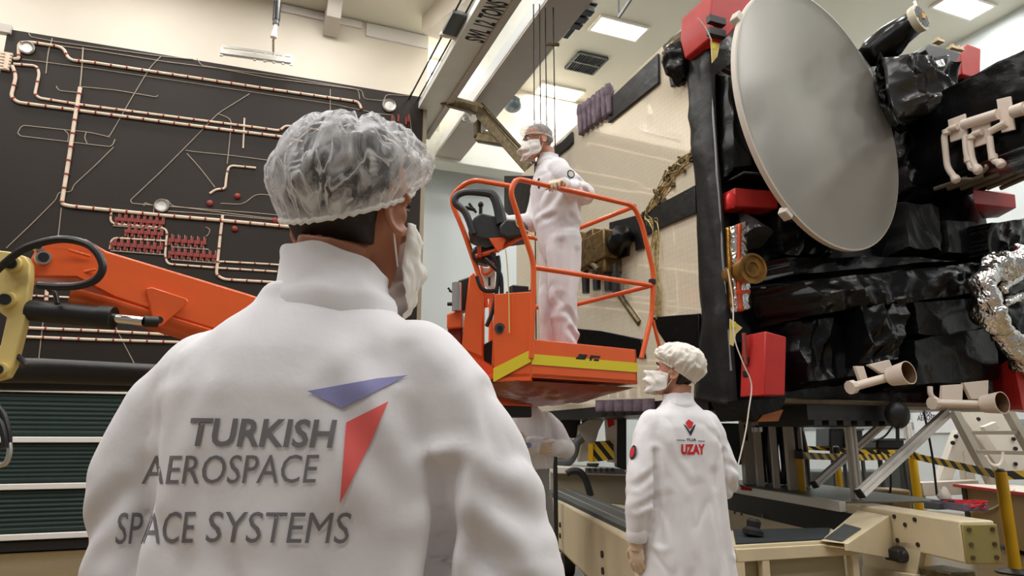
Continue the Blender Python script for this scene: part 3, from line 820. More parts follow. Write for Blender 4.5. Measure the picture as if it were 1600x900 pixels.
# ---- top horn, foil box, small black unit
a = PY(1352, 92, SY - .15); b = PY(1433, 33, SY - .55)
HN = MB(); ax = (b - a).normalized()
HN.lathe([(.10, 0), (.14, .08), (.15, .25), (.13, (b - a).length * .7), (.105, (b - a).length)], a, ax, 24)
o = HN.build('foil_horn', M_foil, ST, ang=180); crumple(o, .025, 8, 5)
M_capg = mat('pale_cap', lin((214, 206, 184)), .4)
cn = (cdir(.55, -.8, .12)).normalized()
mb = MB(); rr = .118; b = PY(1437, 28, SY - .68); mb.lathe([(rr * .98, -.05), (rr * 1.05, -.02), (rr * 1.05, .01), (rr * .9, .016), (.005, .018)], b, cn, 30); CP = mb.build('horn_cap', M_capg, ST)
cx = V3((0, 0, 1)).cross(cn).normalized(); cy = cn.cross(cx)
mb = MB()
for k in range(-3, 4):
    h = sqrt(max(0, .82 - (k / 3.6) ** 2)) * rr
    o1 = b + cx * k * .033 + cn * .022; mb.bar(o1 - cy * h * .95, o1 + cy * h * .95, .012, .006, cn)
mb.build('cap_ribs', M_vent, CP)
MB().box(b + cn * .026, (.035, .02, .05)).build('orange_mark', mat('orange_mark', lin((226, 160, 60)), .5), CP)
mb = MB(); mb.tube([b + cy * rr, b + cy * (rr + .06)], .012); mb.build('cap_eye', M_steel, CP)
fx = [(1388, 88), (1422, 74), (1462, 82), (1500, 104), (1507, 156), (1470, 176), (1440, 186), (1412, 178), (1396, 130)]
FB = MB(); 
def fgrid(u, v):
    L_ = [(1388, 84), (1394, 130), (1412, 180)]; R_ = [(1500, 100), (1506, 130), (1507, 158)]
    def lp(a, t):
        t *= 2; i = min(1, int(t)); return V3((a[i][0], a[i][1], 0)).lerp(V3((a[i + 1][0], a[i + 1][1], 0)), t - i)
    q = lp(L_, v).lerp(lp(R_, v), u); q.y += 14 * sin(pi * u) * (v - .55)
    p = PY(q.x, q.y, SY - .45)
    e = min(1, min(u, 1 - u, v, 1 - v) * 9)
    w = V3((p.x * 2.6 + p.z * 1.6, p.z * 2.2 - p.x, 4.4))
    p.y += -(.09 * (1 - abs(noise.noise(w)) * 2.4) + .05 * (1 - abs(noise.noise(w * 2.3 + V3((2, 0, 1)))) * 2.4)) * e + (1 - e) * .06
    return p
FB.grid(fgrid, 56, 44); o = FB.build('foil_box', M_foil_g, ST, ang=24); sm = o.modifiers.new('s', 'SOLIDIFY'); sm.thickness = .3; sm.offset = -1
q = [PY(x, y, SY - .5) for x, y in ((1446, 78), (1452, 68), (1503, 82), (1494, 100), (1455, 95))]
mb = MB(); mb.prism(q, (0, .3, 0)); o = mb.build('black_unit', M_blackp, ST, bevel=.01)
for x, y in ((1466, 65), (1488, 76), (1497, 78)):
    mb = MB(); c = PY(x, y, SY - .45); mb.box(c, (.09, .06, .025)); mb.cyl(c, c + V3((0, 0, .04)), .018)
    mb.build('gold_connector', mat('pale_gold', lin((200, 180, 140)), .4, .4), ST)
fpanel([(1462, 95), (1474, 92), (1478, 103), (1466, 105)], .62, .01, 'foil_patch', M_silver)

# ---- boxed arm reaching towards the right foreground
def seg_(px, py, y): return PY(px, py, y)
A0 = [seg_(1398, 186, SY - .1), seg_(1420, 300, SY - .1), seg_(1470, 300, SY + .5), seg_(1440, 180, SY + .5)]
zt_, zb_ = PY(1450, 172, SY - .2).z, PY(1452, 292, SY - .2).z
xa_, xb_ = PY(1405, 240, SY - .05).x, PY(1590, 300, SY - .05).x
mb = MB()
def armbox(u, v):
    pass
yn = 2.75
mb.box2((xa_, yn, zb_), (xa_ + .75, SY + .02, zt_))
o = mb.build('payload_boom', M_foil, ST, bevel=.03, label='black foil wrapped boom reaching forward')
sb = o.modifiers.new('sub', 'SUBSURF'); sb.subdivision_type = 'SIMPLE'; sb.levels = 4; sb.render_levels = 4
bake(o); crumple(o, .03, 3.5, 6)
for p in o.data.polygons: p.use_smooth = True
# white thruster plumbing on the boom
def bx(px, py, off=.0): return PX(px, py, xa_ - off)
M_pl = mat('white_plumbing', lin((232, 216, 202)), .4)
mb = MB()
for pts, th in ([((1484, 190), (1495, 183), (1496, 176), (1502, 180), (1512, 178), (1514, 208), (1488, 223)), .02], [((1519, 195), (1544, 185), (1546, 215), (1523, 230)), .03], [((1559, 155), (1580, 151), (1588, 202), (1567, 208)), .035]):
    pass
plates = [((1483, 188), (1510, 178), (1514, 214), (1487, 223)), ((1519, 194), (1548, 186), (1552, 222), (1524, 231)), ((1559, 156), (1581, 151), (1588, 203), (1567, 208))]
for pts in plates:
    mb = MB(); mb.prism([bx(x, y, .05) for x, y in pts], (-.02, 0, 0)); mb.build('white_plate', M_pl, ST, bevel=.004)
mb = MB(); mb.tube([bx(1505, 195, .09), bx(1560, 178, .09)], .045, 12); mb.tube([bx(1548, 205, .08), bx(1572, 192, .08)], .03, 10)
mb.tube([bx(1580, 176, .1), bx(1640, 158, .1)], .035, 12); mb.lathe([(.05, -.05), (.055, .05)], bx(1592, 172, .1), bx(1640, 158, .1) - bx(1580, 176, .1))
mb.build('manifold_pipe', M_pl, ST)
for pts in (((1496, 198), (1482, 202), (1475, 212), (1480, 262), (1492, 278)), ((1508, 212), (1510, 240), (1518, 264), (1526, 262)), ((1534, 206), (1520, 210), (1515, 220), (1519, 250), (1526, 264)), ((1546, 214), (1549, 240), (1555, 253), (1562, 254))):
    w = fillet([bx(x, y, .1) for x, y in pts], .06)
    mb = MB(); mb.tube(w, .026, 10); e = w[-1]; mb.lathe([(.028, -.02), (.036, 0), (.036, .03), (.028, .04)], e, (0, -.4, -1), 12); mb.lathe([(.034, -.02), (.034, .02)], w[6], (0, 0, 1), 12)
    mb.build('feed_pipe', M_pl, ST)
mb = MB()
for k in range(6):
    a = bx(1460 + k * 12, 292 - k * 2, .0); b = bx(1510 + k * 16, 275 - k * 5, .0); dz = V3((.07 * k, 0, -.02)); mb.tube([a + dz, b + dz], .02, 8)
mb.tube(fillet([bx(1505, 280, .05), bx(1525, 280, .05), bx(1542, 262, .05), bx(1540, 258, .05)], .04), .015, 8)
mb.build('thruster_tube', mat('dull_tube', lin((120, 108, 92)), .4, .3), ST)

# ---- front lower bulges of foil
def bulge(pts, d, name, m, amp, sc, seed, n=24):
    """pillow of foil over an outline on the front face"""
    cx = sum(p[0] for p in pts) / len(pts); cy = sum(p[1] for p in pts) / len(pts)
    c = V3((cx, cy, 0)); mb = MB(); rings = []
    ring = smoothpath([V3((x, y, 0)) for x, y in pts], 6, closed=True)
    for r, k in ((1.0, 0), (.99, .45), (.94, .75), (.86, .9), (.78, .96), (.7, 1.0), (.62, 1.), (.54, 1.), (.46, 1.), (.38, 1.), (.3, 1.), (.22, 1.), (.14, 1.), (.07, 1.0)):
        rr = []
        for q in ring:
            z = c + (q - c) * r
            p = PY(z.x, z.y, SY - d * k + .02)
            if k > .5: q2 = V3((p.x * .7 + p.z * .5, p.y, p.z * 1.2 - p.x * .3)); p.y -= min(1, (k - .4) * 2) * amp * (.8 - 1.5 * abs(noise.noise(q2 * sc + V3((seed, 0, 0)))) - .6 * abs(noise.noise(q2 * sc * 2.3 + V3((seed, 0, 0)))))
            rr.append(p)
        rings.append(rr)
    mb.loft(rings, True)
    return mb.build(name, m, ST, ang=180)
def sheet(q, d, name, m, amp, freq, ang, seed, nu=44, nv=36, puff=.0):
    """foil sheet over four corners (tl, tr, br, bl) with sharp folds running along ang (degrees)"""
    q = [V3((x, y, 0)) for x, y in q]; ca, sa = cos(radians(ang)), sin(radians(ang))
    def fn(u, v):
        z = q[0].lerp(q[1], u).lerp(q[3].lerp(q[2], u), v)
        z.x += 3 * noise.noise(V3((v * 5, seed, 1))); z.y += 3 * noise.noise(V3((u * 5, seed, 2)))
        p = PY(z.x, z.y, SY - d)
        a_ = p.x * ca + p.z * sa; c_ = -p.x * sa + p.z * ca
        w = V3((a_ * freq * .35 + seed, c_ * freq, seed * 1.3))
        n1 = 1 - abs(noise.noise(w)) * 2.4; n2 = 1 - abs(noise.noise(w * 2.2 + V3((3, 1, 0)))) * 2.4; n3 = 1 - abs(noise.noise(V3((a_ * freq, c_ * freq * .6, seed + 7)))) * 2.4
        e = min(1, min(u, 1 - u, v, 1 - v) * 9)
        p.y -= e * (.03 + amp * (n1 + .45 * n2 + .5 * n3) + puff * sin(pi * v) * sin(pi * min(1, u * 1.0)) ** .3)
        p.y += (1 - e) * (d + .01)
        return p
    mb = MB(); mb.grid(fn, nu, nv)
    return mb.build(name, m, ST, ang=28)
sheet([(1402, 308), (1466, 316), (1466, 404), (1404, 398)], .2, 'foil_blanket', M_foil_s, .035, 3.2, 120, 1)
sheet([(1466, 338), (1522, 343), (1523, 404), (1468, 403)], .18, 'foil_blanket', M_foil_s, .02, 3, 100, 2)
sheet([(1523, 348), (1592, 338), (1606, 402), (1528, 405)], .3, 'foil_blanket', M_foil, .06, 4, 60, 3)
sheet([(1196, 402), (1400, 402), (1548, 404), (1545, 450)][:3] + [(1192, 440)], .22, 'foil_blanket', M_foil, .035, 3, 8, 4)
sheet([(1205, 440), (1550, 404), (1548, 462), (1235, 505)], .3, 'foil_blanket', M_foil, .05, 4.5, 10, 6, 70, 26, .08)
sheet([(1228, 492), (1334, 480), (1346, 600), (1236, 612)], .2, 'foil_blanket', M_foil, .05, 4, 92, 5)
sheet([(1322, 468), (1402, 466), (1396, 574), (1328, 584)], .34, 'foil_blanket', M_foil, .08, 5.5, 75, 8)
sheet([(1400, 470), (1550, 455), (1572, 540), (1404, 530)], .28, 'foil_blanket', M_foil, .03, 2.6, 10, 9)
sheet([(1402, 528), (1560, 496), (1572, 606), (1400, 612)], .32, 'foil_blanket', M_foil, .03, 2.6, 14, 11)
sheet([(1124, 110), (1150, 90), (1215, 285), (1130, 285)], .06, 'foil_blanket', M_foil, .04, 3.4, 85, 10)
sheet([(1204, 330), (1262, 360), (1310, 402), (1200, 412)], .12, 'foil_blanket', M_foil, .05, 4, 30, 13)
sheet([(1404, 186), (1470, 180), (1470, 306), (1404, 310)], .1, 'foil_blanket', M_foil, .05, 4, 60, 14)
# crumpled silver collar at the right edge
ce = [PY(x, y, SY - .6) for x, y in ((1640, 402), (1600, 404), (1560, 418), (1540, 440), (1536, 465), (1545, 490), (1565, 520), (1590, 548), (1640, 590))]
mb = MB(); mb.tube(smoothpath(ce, 8), [.03 + .0 * i for i in range(len(smoothpath(ce, 8)))], 8)
cp = smoothpath(ce, 8)
mb = MB(); mb.tube(cp, .11, 18); o = mb.build('silver_collar', M_silver, ST, ang=180, label='crumpled silver foil collar'); crumple(o, .09, 5, 7)
mb = MB()
mb.tube(smoothpath([PY(x, y, SY - .55) for x, y in ((1560, 455), (1580, 440), (1610, 425))], 5), .05, 10); mb.tube(smoothpath([PY(x, y, SY - .55) for x, y in ((1570, 475), (1590, 465), (1620, 458))], 5), .045, 10)
o = mb.build('silver_fold', M_silver, ST, ang=180); crumple(o, .04, 12, 1)
bulge([(1545, 415), (1640, 400), (1640, 580), (1590, 540), (1550, 480)], .45, 'foil_core', M_foil, .06, 5, 12)
# ---- white thrusters on the lower edge
def thruster(pl1, pl2, p0, p1, p2, rb, d, foot=None):
    n = 0
    for pts in (pl1, pl2):
        mb = MB(); mb.prism([PY(x, y, SY - d) for x, y in pts], (0, .03, 0)); mb.build('thruster_bracket', M_pl, ST, bevel=.004)
    a = PY(*p0, SY - d - .06); b = PY(*p1, SY - d - .08); c = PY(*p2, SY - d - .25)
    mb = MB(); mb.tube([a, b], .032, 12); mb.tube([a, a + (a - b).normalized() * .04], .05, 10); mb.build('thruster_body', M_pl, ST)
    ax = (c - b); ln = ax.length
    mb = MB(); mb.lathe([(.04, 0), (rb * .8, .03), (rb * .86, ln * .4), (rb, ln), (rb * .93, ln)], b, ax, 24, caps=False)
    mb.lathe([(.04, 0), (rb * .8, .03)], b, ax, 24, caps=True)
    mb.cm = 1; mb.lathe([(rb * .93, ln), (rb * .7, ln * .55), (.01, ln * .5)], b, ax, 24, caps=False)
    mb.build('thruster_nozzle', [M_pl, mat('brown_cover', lin((92, 62, 34)), .5, bump=.4, bscale=30)], ST)
thruster(((1337, 572), (1350, 572), (1360, 604), (1349, 606)), ((1357, 570), (1390, 562), (1396, 576), (1378, 584)), (1334, 604), (1386, 590), (1420, 582), .085, .52)
thruster(((1474, 602), (1505, 600), (1504, 628), (1472, 628)), ((1506, 598), (1545, 594), (1544, 624), (1518, 624)), (1462, 630), (1532, 632), (1566, 629), .085, .5)
mb = MB(); mb.tube(smoothpath([PY(x, y, SY - .5) for x, y in ((1453, 604), (1455, 618), (1468, 628))], 5), .02, 8); mb.build('thruster_elbow', M_pl, ST)
# lower ledge plate of the body and dark fittings beneath
mb = MB(); mb.box2((SX + .3, SY - .16, SZ0 - .02), (SXR, SY + .3, SZ0 + .02)); mb.build('base_plate', mat('bronze_plate', lin((96, 84, 62)), .4, .5, var=.3, vscale=6), ST, bevel=.008)
mb = MB(); x0 = PY(1258, 640, SY - .1).x; x1 = PY(1390, 640, SY - .1).x
mb.box2((x0, SY - .12, SZ0 - .14), (x1, SY + .6, SZ0 - .02))
for k in range(6): mb.box2((x0 + .06 + k * (x1 - x0) / 6, SY - .12, SZ0 - .18), (x0 + .14 + k * (x1 - x0) / 6, SY + .5, SZ0 - .1))
mb.build('adapter_ring', M_blackp, ST)
# row of purple wrapped cylinders under the left face
for i in range(6):
    px = 941 + i * 15; y = PX(px, 640, SX - .05)
    mb = MB(); c = V3((SX - .06, y.y, PX(px, 644, SX - .06).z)); mb.lathe([(.045, -.0), (.06, .01), (.064, .05), (.058, .1), (.06, .12)], c, (0, 0, 1), 14)
    mb.build('wrapped_feed', M_pur, ST)
mb = MB(); a = PX(880, 632, SX - .0); mb.box2((SX - .02, SY + .3, SZ0 - .06), (SX + .5, SYB - .2, SZ0 + .05)); mb.build('lower_rail', M_blackp, ST)
for i, px in enumerate((952, 966, 984)):
    mb = MB(); c = PX(px, 612, SX - .08); mb.tube([c + V3((0, 0, .06)), c - V3((0, 0, .06))], .012, 6); mb.build('safety_pin', M_white, ST)
# frame of the lift platform
A = P(830, 540, 3.9); A.z = 0
fu = (RGT * .83 + FWD * .56).normalized()      # along the platform front
fv = V3((-fu.y, fu.x, 0))                        # to the back
def fp(px, py, v=0.0):          # point on the plane of the platform front, set back by v
    return PN(px, py, A + fv * v, fv)
# ================================================================ PEOPLE
def ring(z, a, b, cx=0., cy=0., n=28, e=2.3):
    out = []
    for k in range(n):
        t = 2 * pi * k / n; c, s_ = cos(t), sin(t)
        out.append(V3((cx + a * math.copysign(abs(c) ** (2 / e), c), cy + b * math.copysign(abs(s_) ** (2 / e), s_), z)))
    return out
def xf(mb, M, i0=0):
    for i in range(i0, len(mb.v)): mb.v[i] = M @ mb.v[i]
HEADP = [  # z, half width, front y, back y
    (-.012, .022, .080, .035), (.0, .040, .088, .02), (.02, .052, .093, -.005), (.045, .060, .094, -.045), (.07, .066, .093, -.075), (.10, .072, .092, -.092),
    (.13, .0755, .094, -.1), (.155, .076, .092, -.1), (.18, .072, .082, -.094), (.2, .063, .066, -.08), (.217, .047, .043, -.058), (.228, .025, .015, -.03)]
def add_head(mb, ears=True):
    rr = []
    for z, w, f, b in HEADP:
        rr.append(ring(z, w, (f - b) / 2, 0, (f + b) / 2, 32, 2.15))
    mb.loft(rr)
    # brow, eye hollows are left by the cheeks; nose and lips
    mb.loft([ring(.066, .017, .016, 0, .098, 12, 2), ring(.078, .019, .022, 0, .104, 12, 2), ring(.1, .011, .016, 0, .1, 12, 2), ring(.128, .008, .01, 0, .091, 12, 2)])
    mb.ell((0, .084, .137), (.052, .016, .010)); mb.ell((.036, .072, .088), (.024, .02, .018)); mb.ell((-.036, .072, .088), (.024, .02, .018))
    mb.ell((0, .09, .045), (.024, .011, .006)); mb.ell((0, .089, .036), (.021, .011, .006)); mb.ell((0, .082, .008), (.022, .016, .014))
    if ears:
        for s in (-1, 1):
            R = Matrix.Rotation(s * radians(-24), 3, 'Z') @ Matrix.Rotation(radians(12), 3, 'X')
            c = V3((s * .085, -.008, .096))
            pts = [c + R @ V3((s * .006, .018 * sin(t) - .004, .031 * cos(t))) for t in [radians(a) for a in range(-20, 250, 18)]]
            pts = [c + R @ V3((s * .009, -.021 * sin(t), .035 * cos(t) * (1.0 if cos(t) > 0 else .95))) for t in [radians(a) for a in range(-70, 200, 15)]]
            mb.tube(pts, .006, 8)
            mb.ell(c + R @ V3((s * .0, 0, 0)), (.007, .019, .032), R); mb.ell(c + R @ V3((s * .004, .004, -.029)), (.006, .009, .011), R)
            mb.ell(c + R @ V3((s * .004, .013, -.004)), (.005, .006, .010), R)
def chain(mb, pts, rs, seg=18, flat=1.0):
    mb.tube(pts, rs, seg, flat=flat)
    for p, r in zip(pts[1:-1], rs[1:-1]): mb.ell(p, (r, r, r), seg=16, rings=10)
    for p, r in ((pts[0], rs[0]), (pts[-1], rs[-1])): mb.ell(p, (r, r, r), seg=16, rings=10)
def hand_mesh(wrist, d, pn, side, curl=.5, spread=1.0, sc=1.0, curls=None, thumbc=.5):
    """five-fingered hand; d = direction of the fingers, pn = palm normal (towards the palm side), side=+1 right hand"""
    mb = MB(); d = V3(d).normalized(); pn = V3(pn); pn = (pn - d * pn.dot(d)).normalized()
    x = d.cross(pn).normalized() * side            # towards the thumb side
    w = V3(wrist)
    mb.tube([w - d * .03 * sc, w, w + d * .03 * sc], [.026 * sc, .026 * sc, .03 * sc], 14, flat=1.0)
    # palm
    R = Matrix((x, d, -pn)).transposed()
    mb.ell(w + d * .05 * sc, (.041 * sc, .052 * sc, .016 * sc), R); mb.ell(w + d * .062 * sc - x * .008 * sc, (.036 * sc, .036 * sc, .0145 * sc), R)
    mb.ell(w + d * .035 * sc + x * .022 * sc + pn * .008 * sc, (.018 * sc, .03 * sc, .014 * sc), R)
    Ls = (.072, .08, .075, .06); offs = (.030, .0105, -.0095, -.028); kn = (.092, .098, .094, .084)
    for i in range(4):
        cu = (curls[i] if curls else curl)
        p = w + d * kn[i] * sc + x * offs[i] * sc
        dd = (d + x * (offs[i] * 2.2 * spread)).normalized()
        pts = [w + d * .06 * sc + x * offs[i] * .8 * sc, p]; r = [.0098 * sc, .0098 * sc]
        ax = dd.cross(pn).normalized(); ang = 0
        for k, f in enumerate((.45, .30, .25)):
            ang += cu * (1.15, 1.25, .8)[k]
            q = Quaternion(ax, ang) @ dd
            p = p + q * Ls[i] * f * sc; pts.append(p); r.append((.0094, .0086, .0072)[k] * sc)
        mb.tube(pts, r, 10)
        for q, rr in zip(pts[1:], r[1:]): mb.ell(q, (rr, rr, rr), seg=10, rings=8)
    # thumb leaves the side of the palm near its base
    p0 = w + d * .022 * sc + x * .024 * sc + pn * .006 * sc
    t1 = (d * .72 + x * .72 + pn * .3 * thumbc * 2).normalized(); t2 = (d * .92 + x * .28 + pn * .5 * thumbc * 2).normalized(); t3 = (d * 1 - x * .05 + pn * .5 * thumbc * 2).normalized()
    pts = [p0, p0 + t1 * .042 * sc, p0 + t1 * .042 * sc + t2 * .032 * sc, p0 + t1 * .042 * sc + t2 * .032 * sc + t3 * .024 * sc]
    rs = [.014 * sc, .0115 * sc, .0105 * sc, .0085 * sc]
    mb.tube(pts, rs, 10)
    for q, rr in zip(pts, rs): mb.ell(q, (rr, rr, rr), seg=10, rings=8)
    return mb
def crease_fn(creases, amp_noise=.0, sc=6., seed=0., ax=None):
    """creases: (p0, p1, width, depth): valley (depth>0) or ridge (depth<0) along the segment"""
    C = [(V3(a), V3(b), w, d) for a, b, w, d in creases]
    def f(p):
        o = 0
        for a, b, w, d in C:
            ab = b - a; pa = p - a
            if ax is not None: ab = ab.copy(); ab[ax] = 0; pa[ax] = 0
            t = max(0, min(1, pa.dot(ab) / max(1e-9, ab.length_squared)))
            if ax is not None: ab = b - a
            q = p - (a + ab * t)
            if ax is not None:
                if p[ax] > .03: continue
                q[ax] = 0
            dist = q.length
            if dist < w * 4:
                fade = .35 + .65 * sin(pi * min(1, max(0, .15 + t * .7)))
                o -= d * fade * exp(-(dist / w) ** 2)
                o += d * fade * .45 * exp(-((dist - w * 1.9) / w) ** 2)
        if amp_noise:
            q = p * sc + V3((seed, seed, seed)); q.z *= .45
            o += amp_noise * (noise.noise(q) + .5 * noise.noise(q * 2.1))
            q2 = V3((p.x * 4.5 + p.z * 1.2, p.y * 4, p.z * 2.1 - p.x * 1.5)) + V3((seed, 5, seed))
            n_ = noise.noise(q2) + .25 * noise.noise(q2 * 2.7); o -= amp_noise * .8 * exp(-(n_ / .09) ** 2) * min(1, max(0, (1.46 - p.z) * 6))
        return o
    return f
def displace(o, f):
    me = o.data
    ns = [n.vector.copy() for n in me.vertex_normals]
    for v, n in zip(me.vertices, ns): v.co += n * f(v.co)
    me.update()
def put(o, name, m, parent, label=None):
    o.data.materials.clear(); o.data.materials.append(m)
    for p in o.data.polygons: p.use_smooth = True; p.material_index = 0
    o.name = name; o.data.name = name
    return o
def garment(name, parent, m, shapes, vox=.008, smooth=5, fn=None):
    mb = MB(); shapes(mb)
    o = mb.build(name, m, parent, local=True, fix=True)
    remesh(o, vox, smooth)
    if fn: displace(o, fn)
    return put(o, name, m, parent)
def project(o, verts, faces, place, name, m, parent, direction, off=.0016):
    """lay flat lettering onto a cloth surface: place(v) gives the ray start, direction the ray"""
    me = o.data
    bv = BVHTree.FromPolygons([v.co for v in me.vertices], [list(p.vertices) for p in me.polygons])
    d = V3(direction).normalized(); out = []
    for v in verts:
        p = place(v); h = bv.ray_cast(p, d)
        if h[0] is None: out.append(p + d * .3)
        else: out.append(h[0] - d * off * 1.0 + h[1] * off * .5 if h[1].dot(d) < 0 else h[0] - d * off * 1.5)
    mb = MB(); mb.add(out, faces)
    return mb.build(name, m, parent, local=True, fix=False, ang=180)

# cloth for caps: thin nonwoven, really see-through between its threads
def net_mat(name, alpha_lo, alpha_hi, streak=(9, 9, 2.2)):
    m = mat(name, lin((240, 240, 242)), .85, spec=.15, bump=.3, bscale=30, bdist=.004)
    nt = m.node_tree; N = nt.nodes; L = nt.links
    b = N['Principled BSDF']
    tc = [n for n in N if n.type == 'TEX_COORD'][0]
    mp = N.new('ShaderNodeMapping'); mp.inputs['Scale'].default_value = streak; L.new(tc.outputs['UV'], mp.inputs['Vector'])
    t = N.new('ShaderNodeTexNoise'); t.inputs['Scale'].default_value = 1.0; t.inputs['Detail'].default_value = 6; t.inputs['Roughness'].default_value = .62; t.inputs['Distortion'].default_value = .9
    L.new(mp.outputs['Vector'], t.inputs['Vector'])
    r = N.new('ShaderNodeMapRange'); r.inputs['From Min'].default_value = .39; r.inputs['From Max'].default_value = .68
    r.inputs['To Min'].default_value = alpha_lo; r.inputs['To Max'].default_value = alpha_hi; L.new(t.outputs['Fac'], r.inputs['Value'])
    at = N.new('ShaderNodeAttribute'); at.attribute_name = 'dense'
    mx = N.new('ShaderNodeMath'); mx.operation = 'MAXIMUM'; L.new(r.outputs['Result'], mx.inputs[0]); L.new(at.outputs['Fac'], mx.inputs[1])
    # thin bright fold lines where the cloth doubles up
    t2 = N.new('ShaderNodeTexNoise'); t2.inputs['Scale'].default_value = .55; t2.inputs['Detail'].default_value = 3; t2.inputs['Distortion'].default_value = 1.6
    L.new(mp.outputs['Vector'], t2.inputs['Vector'])
    s1 = N.new('ShaderNodeMath'); s1.operation = 'SUBTRACT'; s1.inputs[1].default_value = .5; L.new(t2.outputs['Fac'], s1.inputs[0])
    s2 = N.new('ShaderNodeMath'); s2.operation = 'ABSOLUTE'; L.new(s1.outputs[0], s2.inputs[0])
    s3 = N.new('ShaderNodeMapRange'); s3.inputs['From Min'].default_value = 0; s3.inputs['From Max'].default_value = .05; s3.inputs['To Min'].default_value = alpha_hi; s3.inputs['To Max'].default_value = 0; L.new(s2.outputs[0], s3.inputs['Value'])
    m2 = N.new('ShaderNodeMath'); m2.operation = 'MAXIMUM'; L.new(mx.outputs[0], m2.inputs[0]); L.new(s3.outputs['Result'], m2.inputs[1])
    L.new(m2.outputs[0], b.inputs['Alpha'])
    return m
M_net = net_mat('hair_net_cloth', .1, .98, (24, 4, 1))
M_net2 = net_mat('clear_hair_net', .12, .5, (14, 4, 1))
def cap_mesh(parent, M, name, m, rim=.094, mid=.126, depth=1.08, z_mid=.15, z_top=.262, tilt=.62, z_rim=.10, gather=.006, fold=.006, seed=0., slump=(0, 0, 0), nu=120, nv=46, label=None):
    mb = MB(); uv = []
    def fn(u, v):
        a = 2 * pi * u
        # profile from the elastic rim (v=0) over the widest part to the crown (v=1)
        if v < .3:
            t = v / .3; r = rim + (mid - rim) * sin(t * pi / 2); h = t * .38
        else:
            t = (v - .3) / .7; r = mid * cos(t * pi / 2) ** .85 if t < 1 else 0; h = .38 + .62 * sin(t * pi / 2)
        x = r * cos(a); y = r * depth * sin(a)
        zr = z_rim + tilt * rim * sin(a)
        z = zr + (z_top - zr) * h
        p = V3((x, y - .006, z))
        k = max(0, 1 - v / .35)
        wv = sin(a * 34 + 2.5 * noise.noise(V3((a * 2, v * 2, seed)))) * gather * k
        q = V3((cos(a) * 3.2, sin(a) * 3.2, v * 2.6 + seed)); 
        w2 = fold * (1 - abs(noise.noise(q)) * 3.2) + fold * .6 * (1 - abs(noise.noise(q * 2.3)) * 3.2)
        n = V3((cos(a) * cos(v * 1.5), sin(a) * cos(v * 1.5), sin(v * 1.5)))
        p += n * (wv + w2 * min(1, v * 6) - fold * .3)
        p += V3(slump) * sin(pi * min(1, v * .9))
        return M @ p
    mb.grid(fn, nu, nv)
    # gathered elastic band
    o = mb.build(name, m, parent, local=True, fix=True, ang=180, label=label)
    me = o.data; uvl = me.uv_layers.new(name='UVMap')
    uvs = [(u / nu, v / nv) for v in range(nv + 1) for u in range(nu + 1)]
    for lp in me.loops: uvl.data[lp.index].uv = uvs[lp.vertex_index]
    at = me.attributes.new('dense', 'FLOAT', 'POINT')
    at.data.foreach_set('value', [max(0, 1 - (i // (nu + 1)) / nv / .09) * .95 for i in range((nu + 1) * (nv + 1))])
    mb = MB()
    mb.tube([M @ V3((rim * cos(a), rim * depth * sin(a) - .006, z_rim + tilt * rim * sin(a) + .002 * sin(a * 40))) for a in [2 * pi * k / 90 for k in range(90)]], .0042, 6, closed=True)
    mb.build('elastic_rim', M_mask, o, local=True)
    return o
def mask_mesh(parent, M, seed=0., wide=.088, bottom=-.03, top=.105, puff=.02, loops=True):
    mb = MB()
    def fn(u, v):
        a = (u - .5) * radians(168); e = sin(pi * u) ** .5 if 0 < u < 1 else 0
        z = bottom + (top - bottom) * v
        zz = z if e > .3 else z
        r = .1 + puff * e * sin(pi * min(1, .12 + v * .8)) + .007 * e * sin(v * 15)
        p = V3((wide * sin(a), r * cos(a) * 1.14 + .006, z * (.55 + .45 * e) + .035 * (1 - e) * .9))
        p += V3((0, 1, 0)) * .03 * e * noise.noise(p * 26 + V3((seed, 0, 0))) + V3((math.copysign(1, sin(a)), 0, 0)) * .014 * sin(pi * v) * e + V3((math.copysign(1, sin(a)), 0, 0)) * .006 * noise.noise(p * 30)
        if abs(a) < .3: p.y += .012 * (1 - abs(a) / .3) * (v > .5) 
        return M @ p
    mb.grid(fn, 44, 26)
    o = mb.build('face_mask', M_mask, parent, local=True, ang=180)
    crumple(o, .005 if seed == 2. else .0022, 34, seed); md = o.modifiers.new('s', 'SOLIDIFY'); md.thickness = .002
    if loops:
        mb = MB()
        for s in (-1, 1):
            mb.tube(smoothpath([M @ V3(q) for q in ((s * .08, .025, .085), (s * .083, .0, .125), (s * .086, -.018, .105), (s * .083, -.004, .065), (s * .079, .02, .02))], 4), .0016, 5)
        mb.build('ear_loop', M_mask, o, local=True)
    return o
def eyes(parent, M, label=None):
    for s in (-1, 1):
        c = M @ V3((s * .032, .083, .117))
        o = MB().ell(c, (.012, .012, .012)).build('eye', M_eye, parent, local=True)
        MB().ell(c + (M.to_3x3() @ V3((0, .0085, 0))), (.0055, .0055, .0055)).build('iris', M_iris, o, local=True)
    mb = MB()
    for s in (-1, 1): mb.tube([M @ V3((s * x, y, z)) for x, y, z in ((.014, .1, .138), (.032, .097, .143), (.052, .082, .136))], [.003, .0045, .0025], 6)
    mb.build('eyebrows', M_hair, parent, local=True)
def hair_mesh(parent, M, m, low=.03, name='hair'):
    mb = MB()
    rr = []
    for z, w, f, b in HEADP:
        if z < low: continue
        ff = f if z > .185 else min(f, -.012 + (z - low) * .05 if z < .104 else .055)
        rr.append(ring(z, w + .005, (ff - b) / 2 + .0045, 0, (ff + b) / 2 - .001, 32, 2.15))
    mb.loft(rr)
    xf(mb, M)
    return mb.build(name, m, parent, local=True, ang=180)
